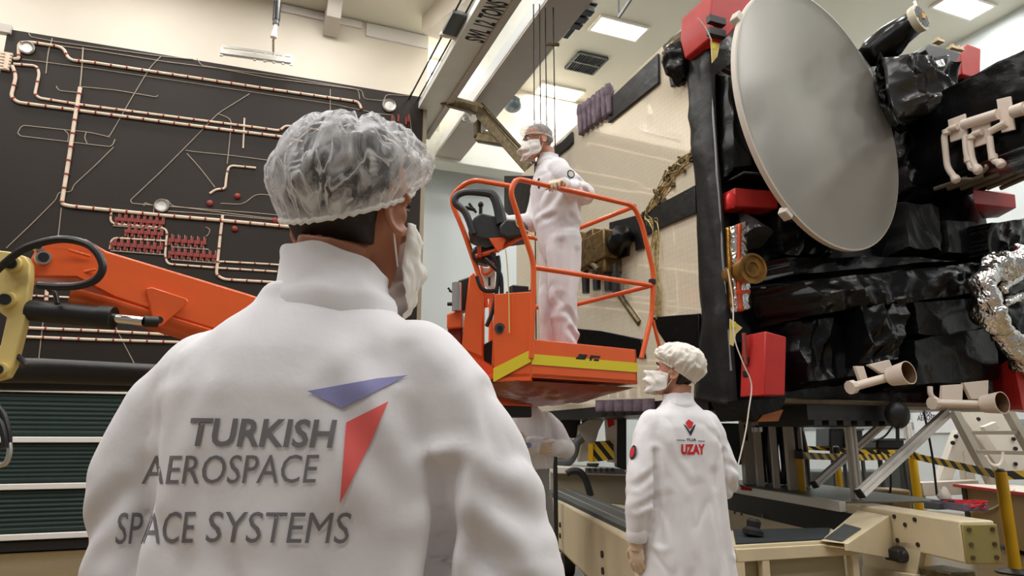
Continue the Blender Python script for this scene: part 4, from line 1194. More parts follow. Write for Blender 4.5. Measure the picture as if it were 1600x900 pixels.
def head_matrix(pivot, yaw, pitch=0., roll=0., s=1.0):
    """yaw: clockwise seen from above; pitch up positive; roll to the right positive"""
    return Matrix.Translation(V3(pivot)) @ Matrix.Rotation(radians(-yaw), 4, 'Z') @ Matrix.Rotation(radians(pitch), 4, 'X') @ Matrix.Rotation(radians(roll), 4, 'Y') @ Matrix.Scale(s, 4)
def person_root(px_x, D, az, label, z=0., group=None):
    X = px_x * D
    c = V3((0, 0, z)) + FWD * D + RGT * X
    return thing('person', c, label, 'person', group, rz=-(PSI + radians(az)))
def body_core(parent, M, arms, m, neck=(0, .0, 1.46), vox=.0045, legs=True, hipz=.9, lean=0., footy=.0):
    """one continuous body: head, neck, trunk, arms to the wrist and legs to the ankles"""
    mb = MB(); add_head(mb); xf(mb, M)
    pv = M @ V3((0, -.03, .05)); nk = V3(neck)
    mb.tube([pv, pv.lerp(nk, .5), nk, nk + V3((0, -.01, -.06))], [.056, .056, .06, .06], 20)
    mb.loft([ring(hipz - .02, .12, .07, 0, -.01), ring(hipz + .1, .12, .08, 0, lean * .2), ring(hipz + .3, .14, .09, 0, lean * .6), ring(1.30, .13, .08, 0, lean), ring(1.37, .08, .06, nk.x * .5, nk.y), ring(1.44, .055, .05, nk.x, nk.y)])
    for sh, el, wr in arms:
        chain(mb, [V3(sh) * 1, V3(el), V3(wr)], [.042, .034, .026])
    if legs:
        for s in (-1, 1): chain(mb, [V3((s * .085, 0, hipz - .02)), V3((s * .09, .015, .5)), V3((s * .095, footy, .09))], [.06, .048, .034])
    o = mb.build('body', m, parent, local=True)
    remesh(o, vox, 4)
    return put(o, 'body', m, parent)
def shoe_pair(parent, m, y=0., z=0.):
    for s in (-1, 1):
        mb = MB()
        mb.loft([ring(z + .0, .043, .125, s * .1, y + .05, 20, 2.6), ring(z + .025, .047, .132, s * .1, y + .05, 20, 2.6), ring(z + .06, .042, .115, s * .1, y + .035, 20, 2.4), ring(z + .09, .038, .07, s * .1, y + .0, 20, 2.2), ring(z + .14, .042, .055, s * .1, y - .01, 20, 2)])
        mb.build('shoe', m, parent, local=True, ang=60)
def sleeve(mb, pts, rs): chain(mb, [V3(p) for p in pts], rs, 22)

# ---------------------------------------------------------------- man in the foreground, seen from behind
AZ = 10
F = person_root(-.277, 1.02, AZ, 'person seen from behind in a white coat with aerospace lettering, nearest the camera')
HM = head_matrix((.02, .015, 1.497), 12, 0, 3, 1.03)
armsF = [((s * .17, 0, 1.36), (s * .262, .0, 1.07), (s * .235, .2, .95)) for s in (-1, 1)]
body_core(F, HM, armsF, M_skin2, (0, -.005, 1.47), .0042)
hair_mesh(F, HM, M_hair, .028)
eyes(F, HM)
def shp(mb):
    mb.loft([ring(.52, .29, .2, 0, .0), ring(.8, .275, .19), ring(1.0, .225, .18, -.005), ring(1.12, .215, .172, -.008), ring(1.24, .22, .165, -.014, -.002), ring(1.32, .218, .152, -.018, -.004), ring(1.37, .19, .13, -.016, -.006), ring(1.41, .145, .104, -.008, -.008), ring(1.445, .1, .086, 0, -.006), ring(1.475, .082, .078, 0, -.004)])
    for s in (-1, 1):
        sleeve(mb, [(.14 if s > 0 else -.17, -.004, 1.332), (.19 if s > 0 else -.225, 0, 1.29), (.243 if s > 0 else -.268, .0, 1.2), (.272 if s > 0 else -.254, .0, 1.07), (s * (.27 if s > 0 else .24), .11, .99), (s * .235, .2, .945)], [.09, .086, .082, .085, .072, .055])
cr = [((.2, -.14, 1.215), (.205, -.15, .85), .012, .02), ((.225, -.12, 1.215), (.205, -.14, 1.05), .014, .022), ((-.205, -.14, 1.21), (-.205, -.17, .85), .018, .007),
      ((.205, -.15, 1.2), (.13, -.14, 1.36), .02, .007), ((.17, -.16, 1.18), (.085, -.15, 1.32), .018, .006), ((.235, -.08, 1.23), (.17, -.1, 1.37), .02, .006),
      ((-.19, -.16, 1.27), (-.21, -.18, 1.0), .02, .005), ((-.16, -.17, 1.33), (-.18, -.18, 1.15), .02, .006), ((-.1, -.16, 1.36), (-.15, -.17, 1.2), .022, .005),
      ((.1, -.18, 1.14), (.06, -.2, .8), .03, .008), ((.0, -.18, 1.1), (-.03, -.2, .8), .03, .006), ((-.1, -.18, 1.1), (-.11, -.2, .8), .025, .007),
      ((.26, -.06, 1.2), (.33, -.06, 1.15), .016, .007), ((.24, -.07, 1.14), (.33, -.05, 1.05), .016, .009), ((-.25, -.07, 1.18), (-.33, -.04, 1.1), .016, .008),
      ((.12, -.12, 1.42), (.2, -.09, 1.36), .02, -.003), ((-.12, -.12, 1.42), (-.2, -.09, 1.35), .02, -.003)]
CF = garment('coat', F, M_coat, shp, .0075, 6, crease_fn(cr, .009, 6., 3., 1))
# stand collar
def collar(parent, c, a, b, h, tilt=.0, flare=.012, m=M_coat, gap=.3, side=0.):
    mb = MB(); n = 44; rr = []
    for r, z in ((flare * .9, -.03), (flare * .9, -.004), (flare * .65, h * .15), (0, h * .4), (-.003, h * .8), (-.002, h), (-.008, h), (-.009, h * .6), (-.006, 0)):
        rg = []
        for k in range(n + 1):
            t = pi / 2 + gap + (2 * pi - 2 * gap) * k / n
            q = V3((c[0] + (a + r) * cos(t), c[1] + (b + r) * sin(t), c[2] + z + (tilt * sin(t) * -1 + side * cos(t)) * max(0, z / h) + .002 * sin(k * .9)))
            q += V3((cos(t), sin(t), 0)) * .003 * noise.noise(q * 30)
            rg.append(q)
        rr.append(rg)
    mb.loft(rr + [rr[0]], caps=False, closed=False)
    return mb.build('collar', m, parent, local=True, ang=60)
collar(F, (.012, -.003, 1.452), .084, .082, .055, .022, .016, side=-.012)
for s in (-1, 1):
    w = V3((s * .245, .2, .945)); d = V3((-.1 * s, .85, -.35)).normalized()
    hm = hand_mesh(w + d * .03, d, (-s * .9, .1, -.3), s, .35)
    o = hm.build('glove', M_glove, F, local=True); remesh(o, .0035, 2); put(o, 'glove', M_glove, F)
garment('trousers', F, M_coat, lambda mb: [sleeve(mb, [(s * .09, 0, .9), (s * .1, .01, .5), (s * .1, 0, .1)], [.11, .085, .075]) for s in (-1, 1)], .012, 4, crease_fn([], .005, 8))
shoe_pair(F, M_shoe)
cap_mesh(F, HM, 'hair_net', M_net, rim=.094, mid=.119, depth=1.06, z_top=.25, z_rim=.116, tilt=.62, seed=1.3, fold=.0055, gather=.004)
mask_mesh(F, HM, 2., wide=.092, bottom=-.045, top=.1, puff=.02)
# lettering on the back, measured on the back plane
RZ = Matrix.Rotation(F.rotation_euler.z, 4, 'Z'); TOW = Matrix.Translation(F.location) @ RZ; TOL = TOW.inverted()
bk_n = (TOW.to_3x3() @ V3((0, -1, 0))); bk_p = TOW @ V3((0, -.172, 1.2))
def fl(px, py): return TOL @ PN(px, py, bk_p, bk_n)
CAML = TOL @ CAM
def lay(vs, fs, place, m, name):
    bv = BVHTree.FromPolygons([v.co for v in CF.data.vertices], [list(p.vertices) for p in CF.data.polygons]); out = []
    for v in vs:
        p = place(v); d = (p - CAML).normalized(); h = bv.ray_cast(CAML, d)
        out.append((h[0] - d * .0022) if h[0] else p)
    mb = MB(); mb.add(out, fs); return mb.build(name, m, CF, local=True, fix=False, ang=180)
def back_text(txt, x0, x1, ybase, ytop, m, bold, name, shear=.2, tilt=0.0):
    vs, fs = text_mesh(txt, 1.0, shear=shear, bold=bold, align='LEFT', maxlen=.08)
    xa = min(v.x for v in vs); xb = max(v.x for v in vs); h = max(v.y for v in vs)
    def place(v):
        t = (v.x - xa) / (xb - xa)
        return fl(x0 + (x1 - x0) * t, ybase + tilt * (t - .5) + (ytop - ybase) * v.y / h)
    return lay(vs, fs, place, m, name)
back_text('TURKISH', 297, 527, 697, 654, M_print, .022, 'printed_lettering', .2, 3)
back_text('AEROSPACE', 221, 499, 755, 711, M_print, 0, 'printed_lettering', .2, -2)
back_text('SPACE', 180, 306, 849, 800, M_print, 0, 'printed_lettering', .2, -2)
back_text('SYSTEMS', 321, 549, 848, 800, M_print, 0, 'printed_lettering', .2, 2)
def back_poly(pts, m, name):
    vs, fs = poly_mesh([(x, y) for x, y in pts], 12)
    return lay(vs, fs, lambda v: fl(v.x, v.y), m, name)
back_poly([(480, 611), (590, 591), (638, 586), (600, 605), (534, 638)], M_blue, 'blue_logo_wing')
back_poly([(541, 660), (607, 627), (575, 700), (531, 787)], M_redp, 'red_logo_wing')

# ---------------------------------------------------------------- man at the trolley with the red lettering
U = person_root(.2405, 3.45, -18, 'person in white lab coat and cloth cap with red lettering on the back')
HU = head_matrix((-.015, .02, 1.485), -48, 10, 4, .98)
armsU = [((-.165, 0, 1.31), (-.25, -.04, 1.05), (-.268, -.02, .82)), ((.17, 0, 1.33), (.235, -.02, 1.06), (.17, .2, .98))]
body_core(U, HU, armsU, M_skin, (0, .0, 1.44), .005)
hair_mesh(U, HU, M_hair, .04); eyes(U, HU)
def shpU(mb):
    mb.loft([ring(.5, .25, .18, 0, 0), ring(.7, .235, .168), ring(.95, .215, .148), ring(1.12, .215, .14), ring(1.25, .215, .138), ring(1.32, .2, .128), ring(1.37, .165, .108), ring(1.405, .12, .09), ring(1.44, .08, .074), ring(1.46, .07, .07)])
    sleeve(mb, [(-.14, 0, 1.33), (-.185, 0, 1.27), (-.235, -.03, 1.1), (-.258, -.035, .95), (-.268, -.02, .84)], [.078, .074, .07, .068, .05])
    sleeve(mb, [(.14, 0, 1.33), (.185, 0, 1.27), (.23, -.02, 1.1), (.237, .01, 1.04), (.2, .12, 1.0), (.17, .2, .98)], [.078, .074, .068, .068, .06, .05])
crU = [((-.19, -.1, 1.2), (-.19, -.13, .8), .016, .02), ((.19, -.1, 1.2), (.19, -.13, .75), .016, .02), ((-.17, -.13, 1.25), (-.05, -.14, 1.05), .02, .005), ((-.15, -.15, 1.0), (-.1, -.17, .6), .025, .01),
       ((.0, -.15, 1.05), (.02, -.17, .6), .025, .007), ((.1, -.15, 1.1), (.14, -.17, .6), .025, .009), ((.17, -.12, 1.25), (.1, -.14, 1.05), .02, .005), ((-.2, -.08, 1.12), (-.29, -.05, 1.05), .015, .009),
       ((-.19, -.08, 1.0), (-.3, -.04, .95), .015, .009), ((.2, -.08, 1.15), (.29, -.05, 1.1), .015, .009), ((.21, -.07, 1.05), (.3, .0, .98), .015, .012), ((-.1, -.1, 1.39), (-.18, -.08, 1.34), .02, -.003)]
CU = garment('coat', U, M_coat, shpU, .0085, 5, crease_fn([(a, b, w, d * .8) for a, b, w, d in crU], .006, 7, 9., 1))
collar(U, (0, .0, 1.425), .078, .078, .055, .004, .014)
mb = MB(); mb.lathe([(.046, -.03), (.05, -.015), (.05, .015), (.046, .03)], (-.268, -.018, .83), (.0, .2, -1), 22); mb.build('cuff', M_coat, U, local=True)
mb = MB(); mb.lathe([(.046, -.03), (.05, -.015), (.05, .015), (.046, .03)], (.168, .205, .978), (-.3, .9, -.2), 22); mb.build('cuff', M_coat, U, local=True)
o = hand_mesh((-.27, -.012, .79), (.06, .12, -1), (.85, .45, .1), -1, .38).build('glove', M_glove, U, local=True); remesh(o, .0032, 2); put(o, 'glove', M_glove, U)
o = hand_mesh((.155, .24, .965), (-.7, .7, -.1), (-.2, .2, -1), 1, .5).build('glove', M_glove, U, local=True); remesh(o, .0035, 2); put(o, 'glove', M_glove, U)
garment('trousers', U, M_coat, lambda mb: [sleeve(mb, [(s * .09, 0, .85), (s * .1, .01, .5), (s * .1, 0, .1)], [.1, .08, .07]) for s in (-1, 1)], .012, 4, crease_fn([], .005, 8))
shoe_pair(U, M_shoe)
M_cap = mat('white_cap_cloth', lin((240, 234, 224)), .8, bump=.15, bscale=20, bdist=.01, spec=.2)
cap_mesh(U, HU, 'cloth_cap', M_cap, rim=.09, mid=.125, depth=1.06, z_top=.262, z_rim=.115, tilt=.5, seed=4.1, fold=.0075, gather=.003, slump=(0, -.012, -.004))
mask_mesh(U, HU, 5., wide=.084, bottom=-.02, top=.1)
TU = Matrix.Translation(U.location) @ Matrix.Rotation(U.rotation_euler.z, 4, 'Z'); TUi = TU.inverted()
nU = TU.to_3x3() @ V3((0, -1, 0)); pU = TU @ V3((0, -.14, 1.2))
def flu(px, py):
    q = TUi @ PN(px, py, pU, nU); return V3((q.x, -.5, q.z))
def u_text(txt, x0, x1, yb, yt, m, bold):
    vs, fs = text_mesh(txt, 1.0, bold=bold, align='LEFT', maxlen=.15, space=1.05)
    xa = min(v.x for v in vs); xb = max(v.x for v in vs); h = max(v.y for v in vs)
    return project(CU, vs, fs, lambda v: flu(x0 + (x1 - x0) * (v.x - xa) / (xb - xa), yb + (yt - yb) * v.y / h), 'printed_lettering', m, CU, (0, 1, 0))
u_text('UZAY', 1066, 1102, 709, 694, M_redl, .055)
u_text('TUA', 1074, 1089, 689, 685, M_navy, .03)
def u_poly(pts, m, name):
    vs, fs = poly_mesh(pts, 3); return project(CU, vs, fs, lambda v: flu(v.x, v.y), name, m, CU, (0, 1, 0))
u_poly([(1071, 662), (1074, 664), (1080, 674), (1087, 664), (1090, 663), (1081, 681)], M_navy, 'chevron_emblem')
u_poly([(1075, 660), (1079, 663), (1080, 655), (1083, 662), (1087, 660), (1084, 667), (1080, 670), (1077, 667)], M_redl, 'red_emblem')
u_poly([(1060, 687), (1072, 687.6), (1072, 688.6), (1060, 688)], M_navy, 'emblem_rule'); u_poly([(1091, 688.4), (1102, 689), (1102, 690), (1091, 689.4)], M_navy, 'emblem_rule')
# round badge on the left sleeve
bv = BVHTree.FromPolygons([v.co for v in CU.data.vertices], [list(p.vertices) for p in CU.data.polygons])
def badge(bv, parent, p, d, r, m, m2, name='sleeve_badge'):
    h = bv.ray_cast(V3(p), V3(d).normalized())
    if h[0] is None: return
    o = MB().lathe([(r, 0), (r, .003), (.001, .004)], h[0] - V3(d).normalized() * .001, h[1], 24).build(name, m, parent, local=True)
    mb = MB(); mb.lathe([(r * .72, .0045), (r * .72, .0055), (.001, .006)], h[0], h[1], 20); mb.build('badge_centre', m2, o, local=True)
badge(bv, CU, (-.6, -.1, 1.2), (1, .22, 0), .034, M_navy, M_redl)

# ---------------------------------------------------------------- man on the lift platform
BFL = 1.655
PM = person_root(.07, 4.42, -108, 'person in white coverall, hair net and mask gripping the rail on the orange lift platform', z=BFL)
TPi = (Matrix.Translation(PM.location) @ Matrix.Rotation(PM.rotation_euler.z, 4, 'Z')).inverted()
def pml(px, py, D): return TPi @ P(px, py, D)
HP = head_matrix((.0, .115, 1.515), 4, -10, 0, .98)
RAILP = TPi @ fp(870, 293)                       # where he holds the rail
rdir = (TPi.to_3x3() @ -fu).normalized()
LW = RAILP - rdir * .055 + V3((0, 0, .045)) + (TPi.to_3x3() @ fv) * .03
LE = pml(914, 304, 4.33)
armsP = [((-.165, .05, 1.36), LE, LW - rdir * .03), ((.17, .05, 1.37), (.2, .1, 1.1), (.2, .34, 1.08))]
body_core(PM, HP, armsP, M_skin, (0, .06, 1.47), .005, lean=.05)
hair_mesh(PM, HP, M_greyhair, .06); eyes(PM, HP)
def shpP(mb):
    mb.loft([ring(.72, .1, .07, 0, -.01), ring(.78, .15, .1, 0, -.01), ring(.86, .185, .125, 0, -.01), ring(1.0, .185, .138, 0, .0), ring(1.06, .2, .15, 0, .005), ring(1.2, .215, .15, 0, .02), ring(1.3, .21, .14, 0, .035), ring(1.37, .175, .115, 0, .045), ring(1.42, .125, .092, 0, .052), ring(1.46, .085, .078, 0, .06), ring(1.49, .075, .072, 0, .066)])
    sleeve(mb, [(-.14, .045, 1.365), (-.18, .035, 1.315), V3((-.19, .02, 1.29)).lerp(LE, .55), LE, LE.lerp(LW, .5), LE.lerp(LW, .85)], [.08, .076, .072, .07, .06, .047])
    sleeve(mb, [(.14, .045, 1.365), (.18, .05, 1.31), (.205, .09, 1.15), (.21, .12, 1.1), (.205, .24, 1.08), (.2, .33, 1.08)], [.08, .076, .07, .07, .06, .048])
    for s in (-1, 1): sleeve(mb, [(s * .085, -.01, .9), (s * .09, -.005, .7), (s * .098, .01, .5), (s * .1, .0, .3), (s * .1, -.01, .12)], [.118, .105, .092, .088, .078])
crP = [((-.2, -.02, 1.03), (.2, -.02, 1.03), .02, .012), ((-.18, .1, 1.03), (.18, .12, 1.03), .02, .012), ((-.19, .04, 1.24), (-.13, .14, 1.08), .02, .01), ((-.18, -.08, 1.25), (-.17, -.1, 1.06), .02, .01), ((-.1, .15, 1.32), (-.15, .16, 1.1), .018, .008),
       ((-.17, .05, .85), (-.19, .05, .4), .022, .012), ((-.18, -.06, .8), (-.19, -.05, .3), .022, .01), ((-.2, .02, .4), (-.1, -.08, .3), .02, .014), ((-.2, .0, .28), (-.1, -.09, .2), .02, .014), ((-.19, .06, .5), (-.1, .1, .4), .02, .01),
       ((-.27, -.08, 1.22), (-.2, -.14, 1.18), .014, .01), ((-.27, -.02, 1.16), (-.2, -.05, 1.2), .014, .01), ((-.22, -.12, 1.28), (-.28, -.06, 1.27), .014, .008)]
CP_ = garment('coverall', PM, M_coat, shpP, .0085, 5, crease_fn(crP, .006, 8, 21., 0))
collar(PM, (0, .064, 1.465), .078, .076, .05, -.004, .014)
M_gl = M_glove
# left hand closes over the rail in front of him
o = hand_mesh(LW, rdir * .8 - (TPi.to_3x3() @ fv) * .45 + V3((0, 0, -.12)), V3((0, 0, -1)), -1, .62, 1.1).build('glove', M_gl, PM, local=True); remesh(o, .0032, 2); put(o, 'glove', M_gl, PM)
o = hand_mesh((.2, .36, 1.078), (-.1, .95, -.15), (0, -.1, -1), 1, .4).build('glove', M_gl, PM, local=True); remesh(o, .0032, 2); put(o, 'glove', M_gl, PM)
for s, c, d in ((-1, LE.lerp(LW, .88), LW - LE), (1, (.2, .33, 1.08), (0, 1, 0))):
    MB().lathe([(.044, -.03), (.049, -.012), (.049, .012), (.044, .025)], c, d, 20).build('cuff', M_coat, PM, local=True)
shoe_pair(PM, M_shoe, 0, .0)
cap_mesh(PM, HP, 'hair_net', M_net2, rim=.09, mid=.112, depth=1.08, z_top=.25, z_rim=.125, tilt=.3, seed=7.7, fold=.004, gather=.003)
mask_mesh(PM, HP, 8., wide=.08, bottom=-.03, top=.1)
mb = MB()
for s in (-1, 1):
    w = [HP @ V3((s * (.033 + .024 * cos(t)), .104 + .0 * t - abs(cos(t)) * .003, .117 + .019 * sin(t))) for t in [2 * pi * k / 20 for k in range(20)]]
    mb.tube(w, .0018, 6, closed=True); mb.tube([HP @ V3((s * .057, .1, .12)), HP @ V3((s * .08, .03, .12)), HP @ V3((s * .084, -.01, .125))], .0018, 6)
mb.build('glasses', M_vent, PM, local=True)
bv = BVHTree.FromPolygons([v.co for v in CP_.data.vertices], [list(p.vertices) for p in CP_.data.polygons])
badge(bv, CP_, (-.6, -.0, 1.3), (1, 0, 0), .028, M_navy, M_white)
for k, (dx, dz, r) in enumerate(((-.085, 1.3, .013), (-.095, 1.275, .009), (-.08, 1.25, .011))):
    h = bv.ray_cast(V3((dx, .6, dz)), V3((0, -1, 0)))
    if h[0]: MB().lathe([(r, 0), (r, .003), (.001, .0035)], h[0], h[1], 5).build('chest_emblem', M_navy if k != 1 else M_redl, CP_, local=True)

# ---------------------------------------------------------------- man half hidden under the platform, arms folded
G = person_root(.0215, 5.1, 172, 'person in white top standing with folded arms, half hidden under the orange platform')
HG = head_matrix((0, .02, 1.56), 0, 0, 0, 1.0)
armsG = [((-.17, 0, 1.4), (-.27, .08, 1.2), (.02, .2, 1.24)), ((.17, 0, 1.4), (.27, .08, 1.2), (-.02, .22, 1.2))]
body_core(G, HG, armsG, M_skin, (0, .0, 1.5), .006)
hair_mesh(G, HG, M_hair, .04); eyes(G, HG)
def shpG(mb):
    mb.loft([ring(1.06, .185, .135), ring(1.2, .2, .135), ring(1.33, .2, .13), ring(1.41, .17, .11), ring(1.46, .11, .09), ring(1.5, .078, .074)])
    sleeve(mb, [(-.14, 0, 1.39), (-.2, .02, 1.33), (-.265, .08, 1.2), (-.15, .17, 1.21), (.02, .2, 1.24)], [.08, .076, .072, .064, .05])
    sleeve(mb, [(.14, 0, 1.39), (.2, .02, 1.33), (.265, .08, 1.2), (.15, .18, 1.19), (-.02, .22, 1.2)], [.08, .076, .072, .064, .05])
CG = garment('jacket', G, M_coat, shpG, .01, 4, crease_fn([((.1, .2, 1.3), (.2, .12, 1.2), .02, .01)], .007, 9, 4))
garment('trousers', G, mat('grey_trousers', lin((150, 146, 146)), .8, bump=.1), lambda mb: [mb.loft([ring(.8, .17, .13), ring(1.1, .165, .125)])] + [sleeve(mb, [(s * .085, 0, .85), (s * .1, .01, .5), (s * .1, 0, .1)], [.105, .085, .075]) for s in (-1, 1)], .012, 4, crease_fn([], .006, 8))
for s, p, d in ((-1, (.03, .205, 1.245), (1, .1, .2)), (1, (-.03, .225, 1.2), (-1, .05, .1))):
    o = hand_mesh(p, d, (0, -1, 0), s, .3).build('glove', M_gl, G, local=True); remesh(o, .004, 2); put(o, 'glove', M_gl, G)
shoe_pair(G, M_shoe)
cap_mesh(G, HG, 'cloth_cap', M_cap, seed=2.2, nu=70, nv=24)
mask_mesh(G, HG, 3.)
bvg = BVHTree.FromPolygons([v.co for v in CG.data.vertices], [list(p.vertices) for p in CG.data.polygons])
for x, z, r, m_ in ((.06, 1.235, .03, M_navy), (.1, 1.25, .022, M_redl), (.03, 1.225, .022, M_blue)):
    h = bvg.ray_cast(V3((x, .8, z)), V3((0, -1, 0)))
    if h[0]: MB().lathe([(r, 0), (r, .003), (.001, .0035)], h[0], h[1], 6).build('chest_emblem', m_, CG, local=True)
# ================================================================ BOOM LIFT
M_hose = mat('black_hose', (.012, .012, .013), .35)
M_grip = mat('grey_black_plastic', lin((52, 54, 56)), .4, bump=.15, bscale=60, bdist=.003)
BL = thing('boom_lift', (A.x - .3, A.y + .3, 0), 'orange boom lift with its tubular rail platform raised beside the satellite', 'boom lift')
ORG[BL.name] = V3(BL.location)
def bp_(u, v, z): return A + fu * u + fv * v + V3((0, 0, z))
WB, DB = .83, .88
# recover heights from the photograph on the front plane
def bz(px, py): return PN(px, py, A, fv).z
zft = bz(835, 530); zbt = bz(830, 590)
zrail = bz(890, 298)
# floor tray with bent up toe boards
mb = MB()
mb.prism([bp_(0, 0, zbt), bp_(WB, 0, zbt), bp_(WB, DB, zbt), bp_(0, DB, zbt), bp_(-.14, .18, zbt)], (0, 0, .03))
FL = mb.build('platform_floor', M_orange, BL, bevel=.006)
def board(p, q, z0, z1, name='toe_board', m=M_orange, th=.02):
    d = (q - p).normalized(); n = V3((-d.y, d.x, 0))
    mb = MB(); mb.prism([V3((p.x, p.y, z0)), V3((q.x, q.y, z0)), V3((q.x, q.y, z1)), V3((p.x, p.y, z1))], n * th)
    return mb.build(name, m, BL, bevel=.005)
board(bp_(0, 0, 0), bp_(WB, 0, 0), zbt, zft)
board(bp_(WB, 0, 0), bp_(WB, DB, 0), zbt, zft)
board(bp_(-.14, .18, 0), bp_(0, 0, 0), zbt - .02, zft + .28, 'corner_plate')
board(bp_(WB, DB, 0), bp_(-.1, DB, 0), zbt, zft)
ty = [bz(813, 556), bz(813, 573)]
mb = MB(); e = .002
mb.prism([bp_(.0, -e, zbt + .075), bp_(WB, -e, zbt + .075), bp_(WB, -e, zbt + .135), bp_(0, -e, zbt + .135)], -fv * .003)
p, q = bp_(-.14, .18, 0), bp_(0, 0, 0); n_ = fv * -.004 - fu * .004
mb.prism([p + V3((0, 0, zbt - .02)) + n_, q + V3((0, 0, zbt + .09)) + n_, q + V3((0, 0, zbt + .16)) + n_, p + V3((0, 0, zbt + .06)) + n_], n_ * .5)
mb.build('yellow_stripe', M_tape_y, BL)
# black maker's letters cut off by the stripe
for k, (x0, x1, x2, x3) in enumerate(((902, 912, 909, 899), (913, 918, 915, 910))):
    pass
def fr(px, py, o=.003): return PN(px, py, A - fv * o, fv)
for pts in ([(905, 553), (911, 553.6), (909, 562), (899, 561.4), (900, 558), (903, 558)], [(912, 553.6), (918, 554.2), (914, 562.6), (908, 562)], [(923, 554.8), (938, 556.4), (937, 559.5), (926, 558.5), (924, 564), (920, 563.5)], [(928, 561), (936, 562), (935, 565), (927, 564)]):
    mb = MB(); mb.prism([fr(x, y) for x, y in pts], -fv * .002); mb.build('black_lettering', M_ink, BL)
# drip sheet hanging below the floor, wrinkled clear plastic over orange
def sag(u, v):
    p = bp_(-.1 + (WB + .1) * u, DB * v, zbt); e = sin(pi * u) ** .6 * sin(pi * v) ** .6
    p.z -= e * .1 + .02 + .03 * abs(noise.noise(p * 7)) * min(1, e * 3)
    return p
mb = MB(); mb.grid(sag, 30, 24); o = mb.build('floor_wrap', mat('wrapped_orange', lin((150, 62, 40)), .3, bump=.4, bscale=14, coat=.4), BL, ang=180)
mb = MB(); mb.box2((0, 0, 0), (0, 0, 0)); 
mb = MB(); mb.prism([bp_(.05, .5, zbt - .13), bp_(.42, .5, zbt - .13), bp_(.42, .66, zbt - .13), bp_(.05, .66, zbt - .13)], (0, 0, .09)); mb.build('support_bar', M_orange, BL, bevel=.008)
mb = MB(); mb.prism([bp_(-.1, .55, zbt - .2), bp_(.4, .55, zbt - .2), bp_(.36, .8, zbt - .2), bp_(-.1, .8, zbt - .2)], (0, 0, .1)); mb.build('under_frame', M_black, BL, bevel=.01)
# ---- rails
RR = .0165
def rail(pts, name, r=RR, fil=.07, m=M_orange):
    mb = MB(); mb.tube(fillet(pts, fil, 6), r, 12); return mb.build(name, m, BL)
zr = zrail
zm = bz(900, 428)
fl_top = fp(803, 283); fr_top = fp(993, 322)
rail([fp(830, 560), fp(833, 470), fp(834, 410), fp(797, 300), fp(806, 279), fp(900, 300), fp(990, 321), fp(1003, 350), fp(1021, 425), fp(1019, 490), fp(1002, 560)], 'front_rail', fil=.06)
rail([fp(835, 418), fp(1018, 446)], 'middle_rail')
r0 = fp(992, 322); r1 = fp(1018, 446); 
rail([r0, r0 + fv * DB * .95 + V3((0, 0, 0)), r0 + fv * DB - V3((0, 0, .1)) - fu * .0, V3((bp_(WB, DB, 0).x, bp_(WB, DB, 0).y, zbt + .04))], 'side_rail', fil=.1)
rail([r1, r1 + fv * DB * .98], 'side_middle_rail')
rail([fp(1020, 500), fp(1035, 560)], 'gate_bar', .012)
bl0 = bp_(.28, DB, 0)
rail([V3((bp_(WB, DB, 0).x, bp_(WB, DB, 0).y, zr - .03)), V3((bl0.x, bl0.y, zr - .03)), V3((bl0.x, bl0.y, zbt))], 'back_rail', fil=.1)
rail([V3((bp_(WB, DB, 0).x, bp_(WB, DB, 0).y, zm - .03)), V3((bl0.x, bl0.y, zm - .03))], 'back_middle_rail')
# control side loop of rail
c0 = fp(802, 293, .0)
def cpx(px, py, D=4.05): return P(px, py, D)
rail([cpx(800, 291, 3.98), cpx(735, 280, 4.1), cpx(702, 308, 4.15), cpx(725, 362, 4.15), cpx(742, 412, 4.15), cpx(752, 440, 4.15), cpx(760, 480, 4.15)], 'control_rail', fil=.09)
rail([cpx(744, 400, 4.1), cpx(776, 392, 4.05), cpx(818, 368, 3.98)], 'control_brace', .014)
MB().tube([fp(1019, 437), fp(1019, 444)], .024, 12).build('black_clamp', M_black, BL)
# ---- control console: two black boxes under a plastic guard hoop
D0 = 4.02
mb = MB()
q = [P(x, y, D0) for x, y in ((733, 352), (740, 340), (752, 332), (784, 340), (788, 352), (786, 372), (768, 375), (744, 372), (731, 366))]
mb.prism(q, FWD * .2); CO = mb.build('control_console', M_grip, BL, bevel=.012)
mb = MB(); hp = [P(x, y, D0 - .02) for x, y in ((740, 366), (727, 332), (712, 318), (714, 306), (730, 300), (762, 302), (772, 308), (779, 325), (784, 350))]
w = smoothpath(hp, 5); mb.tube(w, [.022] * (len(w) // 2) + [.022 + .016 * k / (len(w) - len(w) // 2) for k in range(len(w) - len(w) // 2)], 10); mb.build('guard_hoop', M_grip, CO)
mb = MB(); j = P(751, 334, D0 + .08); mb.tube([j, j + V3((0, 0, .05))], .012, 8); mb.ell(j + V3((0, 0, .06)), (.018, .018, .022)); mb.build('joystick', M_black, CO)
mb = MB(); mb.tube([P(727, 324, D0 + .03), P(742, 328, D0 + .03)], .012, 8); mb.tube([P(733, 318, D0 + .06), P(744, 332, D0 + .06)], .009, 8); mb.build('toggle', M_black, CO)
mb = MB(); q = [P(x, y, 3.95) for x, y in ((780, 352), (790, 341), (815, 343), (826, 352), (824, 368), (792, 372), (781, 366))]; mb.prism(q, FWD * .2); mb.build('side_console', M_grip, BL, bevel=.015)
mb = MB(); q = [P(x, y, 3.98) for x, y in ((764, 372), (792, 370), (786, 386), (778, 394), (774, 388))]; mb.prism(q, FWD * .03); mb.build('console_bracket', M_orange, BL, bevel=.004)
